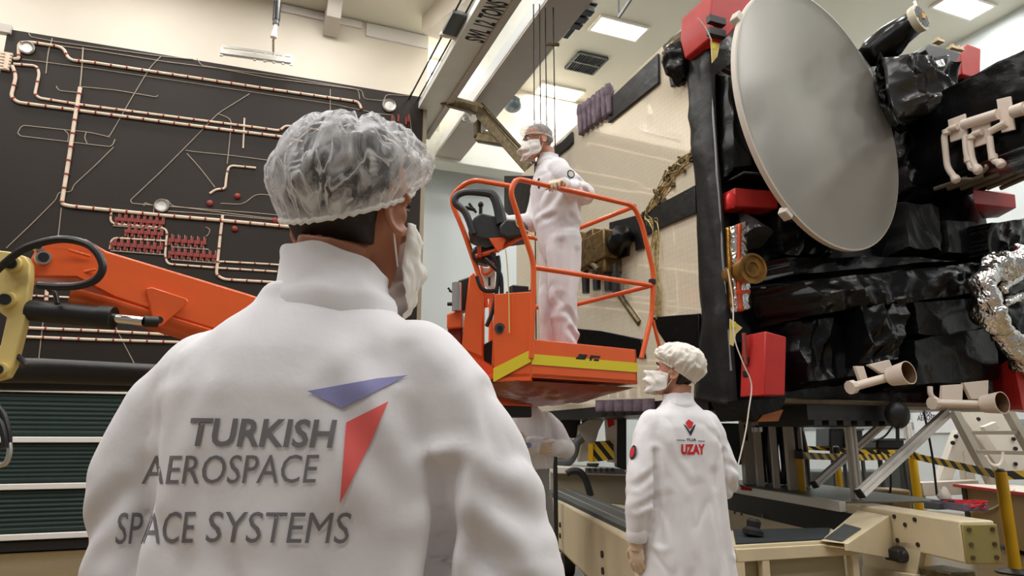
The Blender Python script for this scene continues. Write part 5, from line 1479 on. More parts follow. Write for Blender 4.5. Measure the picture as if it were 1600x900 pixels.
mb = MB(); q = [P(x, y, 4.1) for x, y in ((735, 392), (743, 382), (760, 386), (775, 382), (776, 402), (760, 412), (738, 406))]; mb.prism(q, FWD * .12); o = mb.build('valve_block', M_blackp, BL, bevel=.015); crumple(o, .012, 18, 2)
mb = MB(); q = [P(x, y, 4.06) for x, y in ((745, 386), (752, 384), (752, 402), (746, 400))]; mb.prism(q, FWD * .05); mb.build('red_switch', mat('dark_orange', lin((186, 62, 24)), .4), BL)
mb = MB(); q = [P(x, y, 4.12) for x, y in ((750, 424), (756, 418), (774, 420), (773, 448), (766, 454), (758, 446))]; mb.prism(q, FWD * .02); WP = mb.build('white_plate', M_white, BL, bevel=.002)
mb = MB(); q = [P(x, y, 4.115) for x, y in ((763, 434), (766, 433), (766, 446), (763, 447))]; mb.prism(q, FWD * -.004); mb.build('black_slot', M_black, WP)
mb = MB(); mb.tube(fillet([P(x, y, 4.1) for x, y in ((752, 416), (755, 430), (768, 424), (774, 410))], .03), .01, 8); mb.build('orange_loop', M_orange, BL)
for pts in (((745, 432), (752, 450), (764, 455), (776, 450), (780, 420), (778, 400)), ((768, 395), (778, 420), (776, 455), (770, 485), (760, 510)), ((758, 404), (770, 416), (782, 430), (784, 460))):
    mb = MB(); mb.tube(smoothpath([P(x, y, 4.0) for x, y in pts], 6), .013, 8); mb.build('hose', M_hose, BL)
for pts in (((806, 335), (808, 352), (822, 360), (838, 372)), ((790, 390), (793, 420), (795, 460), (796, 520))):
    mb = MB(); mb.tube(smoothpath([P(x, y, 3.92) for x, y in pts], 6), .004, 6); mb.build('pale_cord', M_yellowlink, BL)
mb = MB(); mb.box(P(810, 490, 4.35), (.12, .08, .36)); mb.prism([P(x, y, 4.6) for x, y in ((790, 455), (824, 450), (824, 500), (800, 505))], FWD * .05); mb.build('document_case', M_blackp, BL, bevel=.01)
# ---- mount: rotating bracket between boom and platform
def slab(pts, D, th, name, m=M_orange, bev=.01, par=None):
    mb = MB(); mb.prism([P(x, y, D) for x, y in pts], FWD * th); return mb.build(name, m, par or BL, bevel=bev)
slab([(772, 480), (788, 470), (800, 475), (797, 585), (768, 572)], 4.0, .16, 'mount_plate')
HB = slab([(774, 512), (780, 507), (786, 512), (786, 520), (780, 526), (774, 520)], 3.98, .06, 'pivot_hub', M_black)
MB().cyl(P(781, 513, 3.985), P(781, 513, 3.95), .032).build('pivot_ring', M_vent, HB); MB().cyl(P(781, 513, 3.97), P(781, 513, 3.94), .016).build('pivot_pin', M_black, HB)
slab([(800, 474), (830, 462), (829, 535), (800, 570)], 3.99, .03, 'side_panel')
slab([(817, 474), (824, 470), (826, 478), (819, 482)], 3.985, .004, 'yellow_label', M_tape_y, 0)
slab([(727, 482), (733, 430), (740, 425), (748, 436), (756, 465), (755, 560), (721, 545)], 4.08, .2, 'rotator_arm')
slab([(698, 490), (722, 484), (722, 512), (698, 514)], 4.1, .2, 'rotator_housing')
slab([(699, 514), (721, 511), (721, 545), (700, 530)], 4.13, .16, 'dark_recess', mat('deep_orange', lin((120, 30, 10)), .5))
slab([(715, 438), (734, 432), (728, 482), (712, 490)], 4.16, .12, 'motor_cover', M_blackp)
mb = MB(); mb.cyl(P(714, 442, 4.08), P(714, 486, 4.08), .03); mb.build('steel_cylinder', M_steel, BL)
mb = MB(); mb.tube([P(700, 450, 4.1), P(708, 458, 4.1), P(702, 454, 4.1)], .008, 6); mb.cyl(P(699, 475, 4.1), P(708, 475, 4.1), .012); mb.build('hydraulic_fitting', M_black, BL)
slab([(752, 540), (770, 530), (772, 572), (752, 560)], 4.2, .1, 'lower_link', M_black)
mb = MB(); mb.bar(P(756, 462, 4.15), P(815, 468, 4.15), .03, .03); mb.build('cross_tube', M_orange, BL)

# ---- orange boom reaching from the left
d1 = 3.05; d2 = 4.3
def boomray(px, py, t): return P(px, py, d1 + (d2 - d1) * t)
up_ = [(95, 370, 0), (130, 372, .02), (390, 459, .36), (700, 566, .98)]
lo_ = [(20, 408, -.06), (60, 432, -.03), (130, 432, .0), (280, 518, .22), (430, 560, .42), (700, 640, .98)]
fro = [boomray(*p) for p in [(44, 412, 0), (60, 382, 0), (95, 369, 0), (135, 373, .02), (168, 392, .06), (390, 459, .36), (700, 566, .98), (700, 632, .98), (390, 532, .36), (300, 505, .24), (178, 466, .08), (120, 434, .0), (48, 434, 0)]]
bn = (fro[6] - fro[3]); bn.z = 0; bn.normalize(); bn = V3((-bn.y, bn.x, 0))
mb = MB(); mb.prism(fro, bn * .2); BO = mb.build('boom', M_orange, BL, bevel=.012)
# sloping underside plate
und = [boomray(*p) for p in ((112, 448, 0), (178, 466, .08), (300, 505, .24), (390, 532, .36))]
mb = MB(); mb.loft([und, [p + bn * .1 + V3((0, 0, -.07)) for p in und]], caps=False, closed=False); o = mb.build('boom_underside', M_orange, BO); sm = o.modifiers.new('s', 'SOLIDIFY'); sm.thickness = .01
# stiffening pad on the boom, lug with pin, welded lip
mb = MB(); mb.prism([boomray(*p) - bn * .012 for p in ((226, 452, .14), (236, 450, .15), (290, 468, .22), (293, 474, .22), (255, 508, .19), (243, 510, .18), (236, 502, .17))], -bn * .02); LG = mb.build('cylinder_lug', M_orange, BO, bevel=.006)
p = boomray(246, 502, .18) - bn * .03; MB().cyl(p, p - bn * .02, .028).build('lug_boss', M_orange, LG); MB().cyl(p, p - bn * .024, .016).build('lug_pin', M_black, LG)
mb = MB(); mb.bar(boomray(107, 391, .0) - bn * .006, boomray(141, 401, .02) - bn * .006, .012, .012); mb.build('weld_rib', M_orange, BO, bevel=.003)
mb = MB(); mb.bar(boomray(100, 432, 0) - bn * .004, boomray(150, 421, .02) - bn * .004, .008, .012); mb.build('weld_rib', M_orange, BO, bevel=.003)
for px, py, r in ((67, 405, .035), (59, 388, .022)):
    p = boomray(px, py, 0) - bn * .01; MB().cyl(p, p - bn * .03, r, r * .9).build('pin_boss', M_steel, BO); MB().cyl(p - bn * .03, p - bn * .04, r * .62).build('pivot_pin', M_black, BO)
# yellow link plates at the far left
yl = [(-30, 388), (14, 393), (38, 400), (46, 412), (45, 440), (36, 510), (20, 572), (10, 590), (-30, 600), (-30, 560), (0, 540), (10, 496), (-6, 484), (-30, 470)]
mb = MB(); mb.prism([P(x, y, 2.98) for x, y in yl], FWD * .04); YL = mb.build('yellow_link', M_yellowlink, BL, bevel=.006)
mb = MB(); mb.prism([P(x, y, 3.25) for x, y in yl], FWD * .04); mb.build('yellow_link', M_yellowlink, BL, bevel=.006)
for px, py, r in ((21, 413, .035), (12, 469, .035), (1, 578, .03)):
    p = P(px, py, 2.97); ax_ = (CAM - p).normalized() * .5 - FWD * .5; ax_.normalize(); MB().cyl(p - ax_ * .02, p + ax_ * .03, r * 1.1, r).build('pin_boss', M_yellowlink, YL); MB().cyl(p, p + ax_ * .042, r * .7).build('pivot_pin', M_black, YL)
# hydraulic cylinder and lower arm
mb = MB(); a = P(46, 485, 3.02); b = P(178, 497, 3.06); mb.tube([a, b], .048, 18); mb.lathe([(.053, 0), (.053, .06)], b - (b - a).normalized() * .06, b - a); mb.build('hydraulic_cylinder', M_black, BL)
mb = MB(); c = P(224, 502, 3.08); mb.tube([b, c], .021, 14); mb.build('chrome_rod', mat('chrome', (.8, .78, .74), .12, 1.0), BL)
mb = MB(); mb.tube([c, P(246, 503, 3.12)], .026, 12); mb.build('rod_end', M_black, BL)
mb = MB(); mb.tube([P(-30, 578, 3.15), P(60, 579, 3.3), P(330, 590, 3.9)], .06, 14); mb.build('lower_arm', M_black, BL)
mb = MB(); mb.bar(P(-30, 596, 3.3), P(330, 602, 4.0), .12, .08); mb.build('lower_rail', mat('dark_arm', lin((26, 24, 22)), .5), BL, bevel=.01)
# hoses
def hose(pts, r, D=2.96, name='hose', m=M_hose):
    mb = MB(); mb.tube(smoothpath([P(x, y, D) for x, y in pts], 8), r, 10); return mb.build(name, m, BL)
hose([(-30, 450), (0, 418), (40, 388), (95, 374), (140, 384), (160, 412), (152, 435), (125, 446), (92, 448), (60, 446)], .017, 2.9)
hose([(76, 452), (86, 458), (90, 475)], .011, 2.98)
hose([(20, 552), (32, 560), (40, 572)], .012, 3.0)
hose([(-30, 620), (0, 640), (12, 670), (14, 692)], .013, 2.92)
hose([(-30, 650), (-4, 655), (6, 680), (7, 700)], .013, 2.9)
hose([(14, 690), (15, 706), (10, 722), (0, 727), (-20, 728)], .011, 2.92, 'steel_hose_end', M_steel)
# lift carriage out of view at left, carries the boom on the floor
mb = MB(); c = P(-620, 660, 3.6); mb.box((c.x, c.y, .55), (1.2, 1.6, .7)); mb.build('chassis', M_orange, BL, bevel=.03)
mb = MB(); mb.bar((c.x, c.y, .8), P(-20, 560, 3.12), .16, .2); mb.bar(P(-30, 590, 3.12), (c.x + .2, c.y, .8), .12, .14); mb.build('riser', M_yellowlink, BL, bevel=.02)
for sx_ in (-1, 1):
    for sy_ in (-1, 1):
        p = V3((c.x + sx_ * .55, c.y + sy_ * .6, .25)); MB().lathe([(.12, -.1), (.25, -.09), (.25, .09), (.12, .1)], p, (1, 0, 0), 24).build('wheel', M_black, BL)
# ================================================================ TROLLEY AND THINGS ON THE FLOOR
TD = (FWD * .996 - RGT * .087).normalized()      # long direction of the trolley
TX = V3((TD.y, -TD.x, 0))                          # to the right
TZ = .75
def tz(px, py, z): return PZ(px, py, z)
TR = thing('assembly_trolley', tz(1250, 850, .0) * 1, 'large cream steel assembly trolley under the satellite, two long beams and a low front table', 'trolley')
ORG[TR.name] = V3(TR.location)
n_r = -TX
# left beam
a = tz(985, 838, TZ); b = a + TD * 3.4; a = a - TD * .1
def beam(p, q, w, z0, z1, name, m, bev=.015, side=1):
    mb = MB(); x = TX * w * side
    mb.prism([V3((p.x, p.y, z0)), V3((q.x, q.y, z0)), V3((q.x + x.x, q.y + x.y, z0)), V3((p.x + x.x, p.y + x.y, z0))], (0, 0, z1 - z0))
    return mb.build(name, m, TR, bevel=bev)
LBM = beam(a, b, .34, .3, TZ - .005, 'left_beam', M_cream, .03)
beam(a + TX * .03, b, .28, TZ - .03, TZ + .02, 'dark_track', M_vent, .004)
mb = MB(); mb.tube([V3((a.x, a.y, TZ + .015)) + TX * .1, V3((b.x, b.y, TZ + .015)) + TX * .1], .012, 8); mb.build('track_rod', M_steel, TR)
mb = MB(); mb.tube([V3((a.x, a.y, TZ + .015)) + TX * .22, V3((b.x, b.y, TZ + .015)) + TX * .22], .01, 8); mb.build('track_rod', M_steel, TR)
for px, py in ((942, 866), (943, 892), (876, 837), (876, 820)):
    p = PN(px, py, a, n_r); MB().cyl(p, p + n_r * .012, .022, seg=12).build('bolt_hole', M_black, LBM)
for k in range(3):
    p = a + TD * (.4 + k * 1.4) + TX * .17
    mb = MB(); mb.lathe([(.06, -.06), (.12, -.05), (.12, .05), (.06, .06)], (p.x, p.y, .12), TX, 20); mb.build('castor_wheel', M_black, TR); mb = MB(); mb.box((p.x, p.y, .29), (.16, .16, .16)); mb.build('castor_fork', M_vent, TR, bevel=.01)
# right beam: aluminium lip on top, black recess, cream lower face, heavy cream end box
c0 = tz(1499, 814, TZ); c1 = c0 + TD * 4.6
rl0 = tz(1345, 800, TZ)
def rp(px, py): return PN(px, py, c0, n_r)                       # on the left face of the right beam
def rface(pts, name, m, th=.03, out=.0, bev=.004, par=None):
    mb = MB(); mb.prism([rp(x, y) + n_r * out for x, y in pts], TX * th); return mb.build(name, m, par or TR, bevel=bev)
s0 = tz(1340, 797, TZ)
e0 = c0 - TX * .0
RBM = beam(c0 + TX * .0, c1, .24, .49, TZ, 'right_beam', M_cream, .012)
lipa = c0 + TD * 1.3; 
mb = MB(); mb.prism([V3((lipa.x, lipa.y, TZ - .07)), V3((c1.x, c1.y, TZ - .07)), V3((c1.x, c1.y, TZ + .015)), V3((lipa.x, lipa.y, TZ + .015))], n_r * .06); mb.build('aluminium_lip', M_alu, TR, bevel=.006)
r0 = c0 + TD * 1.2
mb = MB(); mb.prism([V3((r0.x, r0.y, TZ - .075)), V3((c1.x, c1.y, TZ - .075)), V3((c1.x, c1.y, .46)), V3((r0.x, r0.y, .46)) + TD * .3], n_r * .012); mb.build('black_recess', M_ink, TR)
mb = MB(); mb.prism([V3((r0.x, r0.y, .47)), V3((c1.x, c1.y, .47)), V3((c1.x, c1.y, .16)), V3((r0.x, r0.y, .16))], n_r * .03); LF = mb.build('lower_skirt', M_cream, TR, bevel=.006)
for px, py in ((1152, 801), (1163, 803), (1197, 806)):
    p = PN(px, py, c0, n_r); MB().cyl(p + n_r * .03, p + n_r * .04, .018, seg=10).build('bolt_hole', M_darkmetal, LF)
# dark deck between the beams seen behind the lip
mb = MB(); p = [c0 + TD * 1.3, c1, c1 + TX * 1.1, c0 + TD * 1.3 + TX * .9]; mb.prism([V3((q.x, q.y, TZ)) for q in p], (0, 0, .012)); mb.build('deck_plate', mat('worn_alu', lin((128, 124, 108)), .4, .5, var=.2, vscale=5), TR)
# end box with bolted olive plate
M_olive = mat('olive_plate', lin((150, 138, 84)), .5, var=.05)
eb = c0 + TD * .0
mb = MB(); q0 = V3((c0.x, c0.y, 0)); mb.prism([q0 + V3((0, 0, .49)), q0 + TX * .24 + V3((0, 0, .49)), q0 + TX * .24 + V3((0, 0, TZ - .02)), q0 + V3((0, 0, TZ - .02))], -TD * .02); EP = mb.build('end_plate', M_olive, TR, bevel=.006)
for u in (.04, .2):
    for z in (.53, .61, .70):
        p = q0 + TX * u + V3((0, 0, z)) - TD * .02; MB().cyl(p, p - TD * .012, .014, seg=8).build('bolt', M_darkmetal, EP)
for px, py in ((1398, 807), (1415, 820), (1430, 812), (1403, 844), (1435, 851)):
    p = PN(px, py, c0, n_r); MB().cyl(p, p + n_r * .01, .016, seg=10).build('bolt_hole', M_black, RBM)
# gusset and bracket under the end box with castor
g = [rp(x, y) for x, y in ((1345, 850), (1350, 905), (1365, 960), (1420, 960), (1440, 850), (1405, 845))]
mb = MB(); mb.prism(g, TX * .05); mb.build('gusset', M_cream, TR, bevel=.006)
mb = MB(); mb.prism([rp(x, y) + n_r * .06 for x, y in ((1358, 884), (1440, 898), (1440, 950), (1358, 950))], TX * .06); mb.build('gusset_foot', M_cream, TR, bevel=.006)
p = rp(1408, 866); mb = MB(); mb.ell(p + TX * .0, (.09, .09, .06)); mb.box(p, (.2, .12, .08)); mb.build('motor', M_blackp, TR, bevel=.01)
cw = c0 + TD * .35 + TX * .12
mb = MB(); mb.lathe([(.08, -.06), (.17, -.05), (.18, 0), (.17, .05), (.08, .06)], (cw.x, cw.y, .18), TX * .9 + TD * .3, 26); CW = mb.build('castor_wheel', M_black, TR)
mb = MB(); mb.lathe([(.03, -.07), (.07, -.065), (.07, .065), (.03, .07)], (cw.x, cw.y, .18), TX * .9 + TD * .3, 18); mb.build('wheel_hub', M_vent, CW)
mb = MB(); mb.box((cw.x, cw.y, .375), (.24, .24, .05)); mb.tube([V3((cw.x, cw.y, .35)) - TD * .25, V3((cw.x, cw.y, .35)) + TD * .2], .03, 10); mb.build('castor_plate', M_darkmetal, TR, bevel=.008)
p = c0 - TD * .02 + TX * .2; mb = MB(); mb.cyl((p.x, p.y, .36), (p.x - TD.x * .1, p.y - TD.y * .1, .34), .035); mb.build('locking_pin', M_steel, TR)
# sloping cream corner web from the beam down to the front table, with a grey foot pad
fz = .60
w = [tz(1338, 800, TZ), tz(1395, 806, TZ), tz(1290, 850, fz), tz(1330, 852, fz)]
t0 = PZ(1282, 845, fz); t1 = PZ(1325, 850, fz)
u0 = rp(1342, 797) + n_r * .01; u1 = rp(1392, 806) + n_r * .01
mb = MB(); mb.add([t0, t1, u1, u0], [(0, 1, 2, 3)]); mb.add([x - V3((0, 0, .03)) for x in (t0, t1, u1, u0)], [(3, 2, 1, 0)]); o = mb.build('corner_web', M_cream, TR, bevel=0)
mb = MB(); mb.prism([t1, u1, u1 + V3((0, 0, -.3)), t1 + V3((0, 0, -.04))], n_r * .02 + TD * .01); mb.build('corner_skirt', M_cream, TR)
f0 = t0.lerp(u0, .05) + V3((0, 0, .004)); f1 = t1.lerp(u1, .02) + V3((0, 0, .004)); f2 = t1.lerp(u1, .42) + V3((0, 0, .004)); f3 = t0.lerp(u0, .5) + V3((0, 0, .004))
mb = MB(); mb.prism([f0.lerp(f1, .1), f0.lerp(f1, .75), f3.lerp(f2, .8), f3.lerp(f2, .15)], (0, 0, .006)); mb.build('grey_pad', M_vent, TR)
# low front table with dark mat
pa = PZ(1146, 852, fz); pb = PZ(1330, 842, fz); pc = PZ(1300, 826, fz); pd = PZ(1142, 829, fz)
M_matt = mat('dark_teal_mat', lin((52, 58, 60)), .5, bump=.1, bscale=60)
mb = MB(); mb.prism([pa, pb, pc, pd], (0, 0, -.025)); TT = mb.build('table_top', M_cream, TR, bevel=.006)
ctr = (pa + pb + pc + pd) / 4
mb = MB(); mb.prism([(ctr + (q - ctr) * .96) + V3((0, 0, .001)) for q in (pa, pa.lerp(pb, .8), pc, pd)], (0, 0, .008)); mb.build('dark_mat', M_matt, TR)
tf = (pb - pa).normalized(); tn = V3((tf.y, -tf.x, 0))
mb = MB(); mb.prism([pa + V3((0, 0, -.02)), pb + V3((0, 0, -.02)), pb + V3((0, 0, -.1)), pa + V3((0, 0, -.1))], -tn * -.03); mb.build('table_apron', M_cream, TR, bevel=.006)
mb = MB(); mb.prism([pa + tf * .05 + V3((0, 0, -.1)) - tn * .04, pb - tf * .04 + V3((0, 0, -.1)) - tn * .04, pb - tf * .04 + V3((0, 0, -.34)) - tn * .04, pa + tf * .05 + V3((0, 0, -.38)) - tn * .04], -tn * .02); mb.build('table_panel', mat('olive_grey_panel', lin((172, 162, 128)), .5, var=.04), TR, bevel=.004)
for t in (.0, .2, .96):
    p = pa.lerp(pb, t) + tf * .03; mb = MB(); mb.bar(V3((p.x, p.y, 0)), V3((p.x, p.y, fz - .02)), .055, .055, tf); mb.build('table_leg', M_cream, TR, bevel=.006)
for q in (pc, pd):
    mb = MB(); mb.bar(V3((q.x, q.y, 0)), V3((q.x, q.y, fz - .02)), .055, .055, tf); mb.build('table_leg', M_cream, TR, bevel=.006)
mb = MB(); mb.tube([pa + V3((0, 0, -.42)), pb + V3((0, 0, -.36)) + tf * .3], .028, 10); mb.build('foot_tube', M_steel, TR)
# black knob lying on the mat
p = PZ(1176, 838, fz + .01); mb = MB(); mb.lathe([(.05, 0), (.07, .01), (.07, .04), (.045, .06), (.05, .1), (.03, .12)], p, (.2, 0, 1), 18); tag(mb.build('hand_wheel', M_black), 'black hand wheel lying on the dark mat of the trolley table', 'hand wheel')
# red clamp strap on the far lip
p = rp(1178, 764) + n_r * .08; mb = MB(); mb.box(p, (.03, .16, .03)); mb.tube([p, p + V3((0, .1, .03))], .012, 6); tag(mb.build('red_clip', M_redl, bevel=.004), 'small red clip on the trolley edge behind the person with red lettering', 'clip')

# ---- support columns carrying the satellite, standing on the deck
SU = thing('satellite_support', (SX + 1.2, SY + 1.2, TZ), 'support stand of grey columns with hanging black cables under the satellite', 'support stand')
ORG[SU.name] = V3(SU.location)
zt_s = SZ0 - .06
M_col = mat('grey_column', lin((206, 198, 184)), .45, .0)
def column(pxt, pxb, D, w, m=M_col, name='column', ytop=640, ybot=765):
    a = P(pxt, ytop, D); b = P(pxb, ybot, D); a.z = zt_s; x = (a.x + b.x) / 2; y = (a.y + b.y) / 2
    mb = MB(); mb.bar((x, y, TZ + .012), (x, y, zt_s), w, w, RGT); return mb.build(name, m, SU, bevel=.006)
column(1164, 1172, 8.3, .13); column(1182, 1187, 7.9, .07); column(1206, 1212, 7.6, .06); column(1230, 1238, 7.3, .085)
mb = MB(); c = P(1183, 672, 7.9); mb.lathe([(.06, -.02), (.06, .03), (.045, .05)], c, (0, 0, 1), 14); mb.build('column_collar', M_steel, SU)
mb = MB(); c = P(1148, 690, 8.6); mb.box((c.x, c.y, (TZ + zt_s) / 2 + .1), (.7, .05, zt_s - TZ - .25)); mb.build('dark_panel', M_vent, SU, bevel=.01)
mb = MB(); c = P(1162, 690, 8.2); mb.box((c.x, c.y - .05, c.z + .1), (.03, .02, .18)); mb.build('slot', M_black, SU)
rng = random.Random(11)
for g_, (x0, x1, D) in enumerate(((1190, 1205, 8.5), (1213, 1229, 8.2), (1240, 1247, 7.9), (1174, 1180, 8.8))):
    mb = MB()
    for k in range(9):
        x = x0 + (x1 - x0) * k / 8; a = P(x, 640, D + rng.uniform(-.1, .1)); a.z = zt_s + .03
        b = V3((a.x + rng.uniform(-.04, .04), a.y + rng.uniform(-.04, .04), TZ + .02)); m_ = a.lerp(b, .5) + V3((rng.uniform(-.05, .05), rng.uniform(-.05, .05), 0))
        mb.tube(smoothpath([a, m_, b], 5), .028, 6)
    mb.build('cable_bundle', M_hose, SU)
# round black cushion hanging under the edge
mb = MB(); c = P(1402, 648, 5.6); mb.ell(c + V3((0, 0, .0)), (.11, .08, .11)); mb.cyl(c + V3((0, 0, .09)), V3((c.x, c.y, SZ0 - .03)), .03); mb.tube([c, c + V3((-.03, 0, -.2))], .014, 8)
o = mb.build('hanging_bag', M_black, SU)
# diagonal aluminium struts
def strut(p0, p1, D0, D1, label, w=.06):
    a = P(*p0, D0); b = P(*p1, D1); d = (b - a).normalized()
    o = thing('profile_strut', a, label, 'strut')
    mb = MB(); x = d.cross(FWD).normalized(); y = x.cross(d)
    sec = []
    for sx_, sy_ in ((-1, -1), (1, -1), (1, 1), (-1, 1)): sec.append((sx_, sy_))
    prof = [(-.5, -.5), (-.12, -.5), (-.12, -.32), (.12, -.32), (.12, -.5), (.5, -.5), (.5, -.12), (.32, -.12), (.32, .12), (.5, .12), (.5, .5), (.12, .5), (.12, .32), (-.12, .32), (-.12, .5), (-.5, .5), (-.5, .12), (-.32, .12), (-.32, -.12), (-.5, -.12)]
    mb.loft([[q + (x * u + y * v) * w for u, v in prof] for q in (a, b)]); mb.build('profile', M_alu, o, smooth=False)
    mb = MB(); mb.bar(a - d * .012, a, w * 1.02, w * 1.02, x); mb.build('end_cap', M_black, o)
strut((1273, 757), (1392, 651), 6.3, 6.9, 'shorter diagonal aluminium strut, the left of the two, behind the grey column', .06)
strut((1344, 771), (1480, 645), 5.6, 6.0, 'longer diagonal aluminium strut, the right of the two, beneath the lower right thruster', .07)
# upright aluminium posts on the deck
for k, (pt, pb_, D, w, lab) in enumerate(((1250, 1256, 7.8, .065, 'aluminium post beside the yellow barrier post under the satellite'), (1325, 1338, 6.2, .075, 'thick aluminium post crossing the left diagonal strut'), (1420, 1424, 10.6, .09, 'grey aluminium post behind the right diagonal strut'))):
    a = P(pt, 640, D); b = P(pb_, 765, D)
    mb = MB(); x, y = (a.x + b.x) / 2, (a.y + b.y) / 2; z0 = TZ + .012 if k < 2 else 0
    for dx, dy in ((-1, -1), (1, -1), (1, 1), (-1, 1)): mb.bar((x + dx * w * .3, y + dy * w * .3, z0), (x + dx * w * .3, y + dy * w * .3, SZ0 - .03), w * .35, w * .35)
    mb.bar((x, y, z0), (x, y, SZ0 - .03), w * .5, w * .5)
    tag(mb.build('profile_post', M_alu, bevel=.002), lab, 'post')
# ---- barrier posts and hazard tapes
m = mat('hazard_tape', lin((228, 186, 44)), .5)
nt = m.node_tree; N = nt.nodes; L = nt.links
uvn = N.new('ShaderNodeUVMap'); sp_ = N.new('ShaderNodeSeparateXYZ'); L.new(uvn.outputs[0], sp_.inputs[0])
ad = N.new('ShaderNodeMath'); ad.operation = 'MULTIPLY_ADD'; ad.inputs[1].default_value = .5; L.new(sp_.outputs[1], ad.inputs[0]); L.new(sp_.outputs[0], ad.inputs[2])
fr_ = N.new('ShaderNodeMath'); fr_.operation = 'FRACT'; L.new(ad.outputs[0], fr_.inputs[0])
gt = N.new('ShaderNodeMath'); gt.operation = 'GREATER_THAN'; gt.inputs[1].default_value = .5; L.new(fr_.outputs[0], gt.inputs[0])
mx = N.new('ShaderNodeMix'); mx.data_type = 'RGBA'; mx.inputs[6].default_value = (*lin((232, 192, 52)), 1); mx.inputs[7].default_value = (.012, .011, .01, 1); L.new(gt.outputs[0], mx.inputs[0]); L.new(mx.outputs[2], N['Principled BSDF'].inputs['Base Color'])
M_haz = m
def tape(a, b, h, label, per=.16, sagz=.0):
    n = 24; mb = MB(); d = (b - a); Lg = d.length
    def pt(t): return a + d * t + V3((0, 0, -sagz * 4 * t * (1 - t)))
    nv = V3((-d.y, d.x, 0)).normalized() * .0015
    vs = []
    mb.loft([[pt(k / n) + V3((0, 0, h / 2)) + nv, pt(k / n) + V3((0, 0, h / 2)) - nv, pt(k / n) - V3((0, 0, h / 2)) - nv, pt(k / n) - V3((0, 0, h / 2)) + nv] for k in range(n + 1)])
    o = mb.build('barrier_tape', M_haz, label=label); o['category'] = 'barrier tape'; o['group'] = 'hazard tapes'
    me = o.data; ul = me.uv_layers.new(name='UVMap')
    for lp in me.loops:
        v = me.vertices[lp.vertex_index].co + o.location; t = (v - a).dot(d) / d.length_squared
        ul.data[lp.index].uv = (t * Lg / per, 1 if (v - pt(t)).z > 0 else 0)
    return o
def bpost(px_t, py_t, px_b, py_b, label, D, r=.035):
    a = P(px_t, py_t, D); b = P(px_b, py_b, D)
    x, y = (a.x + b.x) / 2, (a.y + b.y) / 2
    o = thing('barrier_post', (x, y, 0), label, 'barrier post', 'yellow barrier posts')
    MB().cyl((x, y, .03), (x, y, a.z), r, seg=18).build('pole', M_yellow, o)
    MB().lathe([(.17, 0), (.17, .015), (.06, .04), (.045, .05)], (x, y, 0), (0, 0, 1), 24).build('base', M_black, o)
    MB().lathe([(.04, -.07), (.046, -.06), (.046, .01), (.03, .03)], (x, y, a.z), (0, 0, 1), 18).build('cassette', M_blackp, o)
    return V3((x, y, a.z - .035))
b1 = bpost(1563, 737, 1587, 893, 'nearest yellow barrier post, in front of the red edged table', 7.1, .055)
b2 = bpost(1426, 708, 1434, 790, 'yellow barrier post behind the trolley beam, second from the right', 9.5, .055)
b3 = bpost(1307, 700, 1312, 765, 'thin yellow barrier post behind the left diagonal strut', 9.6, .04)
b4 = bpost(1249, 706, 1254, 768, 'yellow barrier post next to the black cable bundle at the satellite stand', 7.2, .035)
tape(b2, b1, .085, 'hazard tape running from the near post back to the second post', .3)
tape(b1, b1 + RGT * 1.3 + FWD * .25, .085, 'hazard tape leaving the near post towards the right edge', .3)
tape(b4, b2, .07, 'hazard tape between the post by the cables and the second post', .2, .02)
c = P(1300, 700, 11.0); tape(P(1262, 700, 11.0), P(1430, 708, 10.5), .06, 'upper far hazard tape above the other tapes', .2)
tape(b3, P(1436, 712, 9.6), .07, 'far hazard tape starting at the thin post', .2)
# ---- red edged table
TB = thing('red_edged_table', PZ(1560, 760, .70), 'white topped table with a red edge behind the near barrier post', 'table')
ORG[TB.name] = V3(TB.location)
tz0 = .70
q = [PZ(1490, 756, tz0), PZ(1700, 782, tz0), PZ(1700, 755, tz0), PZ(1560, 751, tz0)]
ey = V3((-(q[1] - q[0]).y, (q[1] - q[0]).x, 0)).normalized(); q[3] = q[0] + ey * .7; q[2] = q[1] + ey * .7
mb = MB(); mb.prism(q, (0, 0, -.02)); mb.build('table_top', M_white, TB)
mb = MB()
for a_, b_ in ((q[0], q[1]), (q[3], q[0])): mb.bar(a_ + V3((0, 0, -.018)), b_ + V3((0, 0, -.018)), .03, .04)
mb.build('red_edge', M_red, TB, bevel=.006)
M_cab = mat('beige_cabinet', lin((166, 138, 92)), .5, var=.06)
cc = PZ(1512, 765, tz0 - .04); ex = (q[1] - q[0]).normalized(); ey = V3((-ex.y, ex.x, 0))
mb = MB(); k0 = q[0] + ex * .16 + ey * .06; k1 = q[1]; mb.prism([V3((k0.x, k0.y, .05)), V3((k1.x, k1.y, .05)), V3((k1.x, k1.y, tz0 - .04)), V3((k0.x, k0.y, tz0 - .04))], ey * .5); mb.build('base_cabinet', M_cab, TB, bevel=.006)
mb = MB(); mb.bar(V3((k0.x, k0.y, 0)), V3((k0.x, k0.y, tz0 - .04)), .06, .06); mb.build('leg', M_vent, TB)
mb = MB(); mb.tube(smoothpath([PN(x, y, k0, ey) - ey * .03 for x, y in ((1520, 800), (1555, 795), (1575, 780), (1590, 765))], 5), .008, 6); mb.build('pale_cord', M_white, TB)
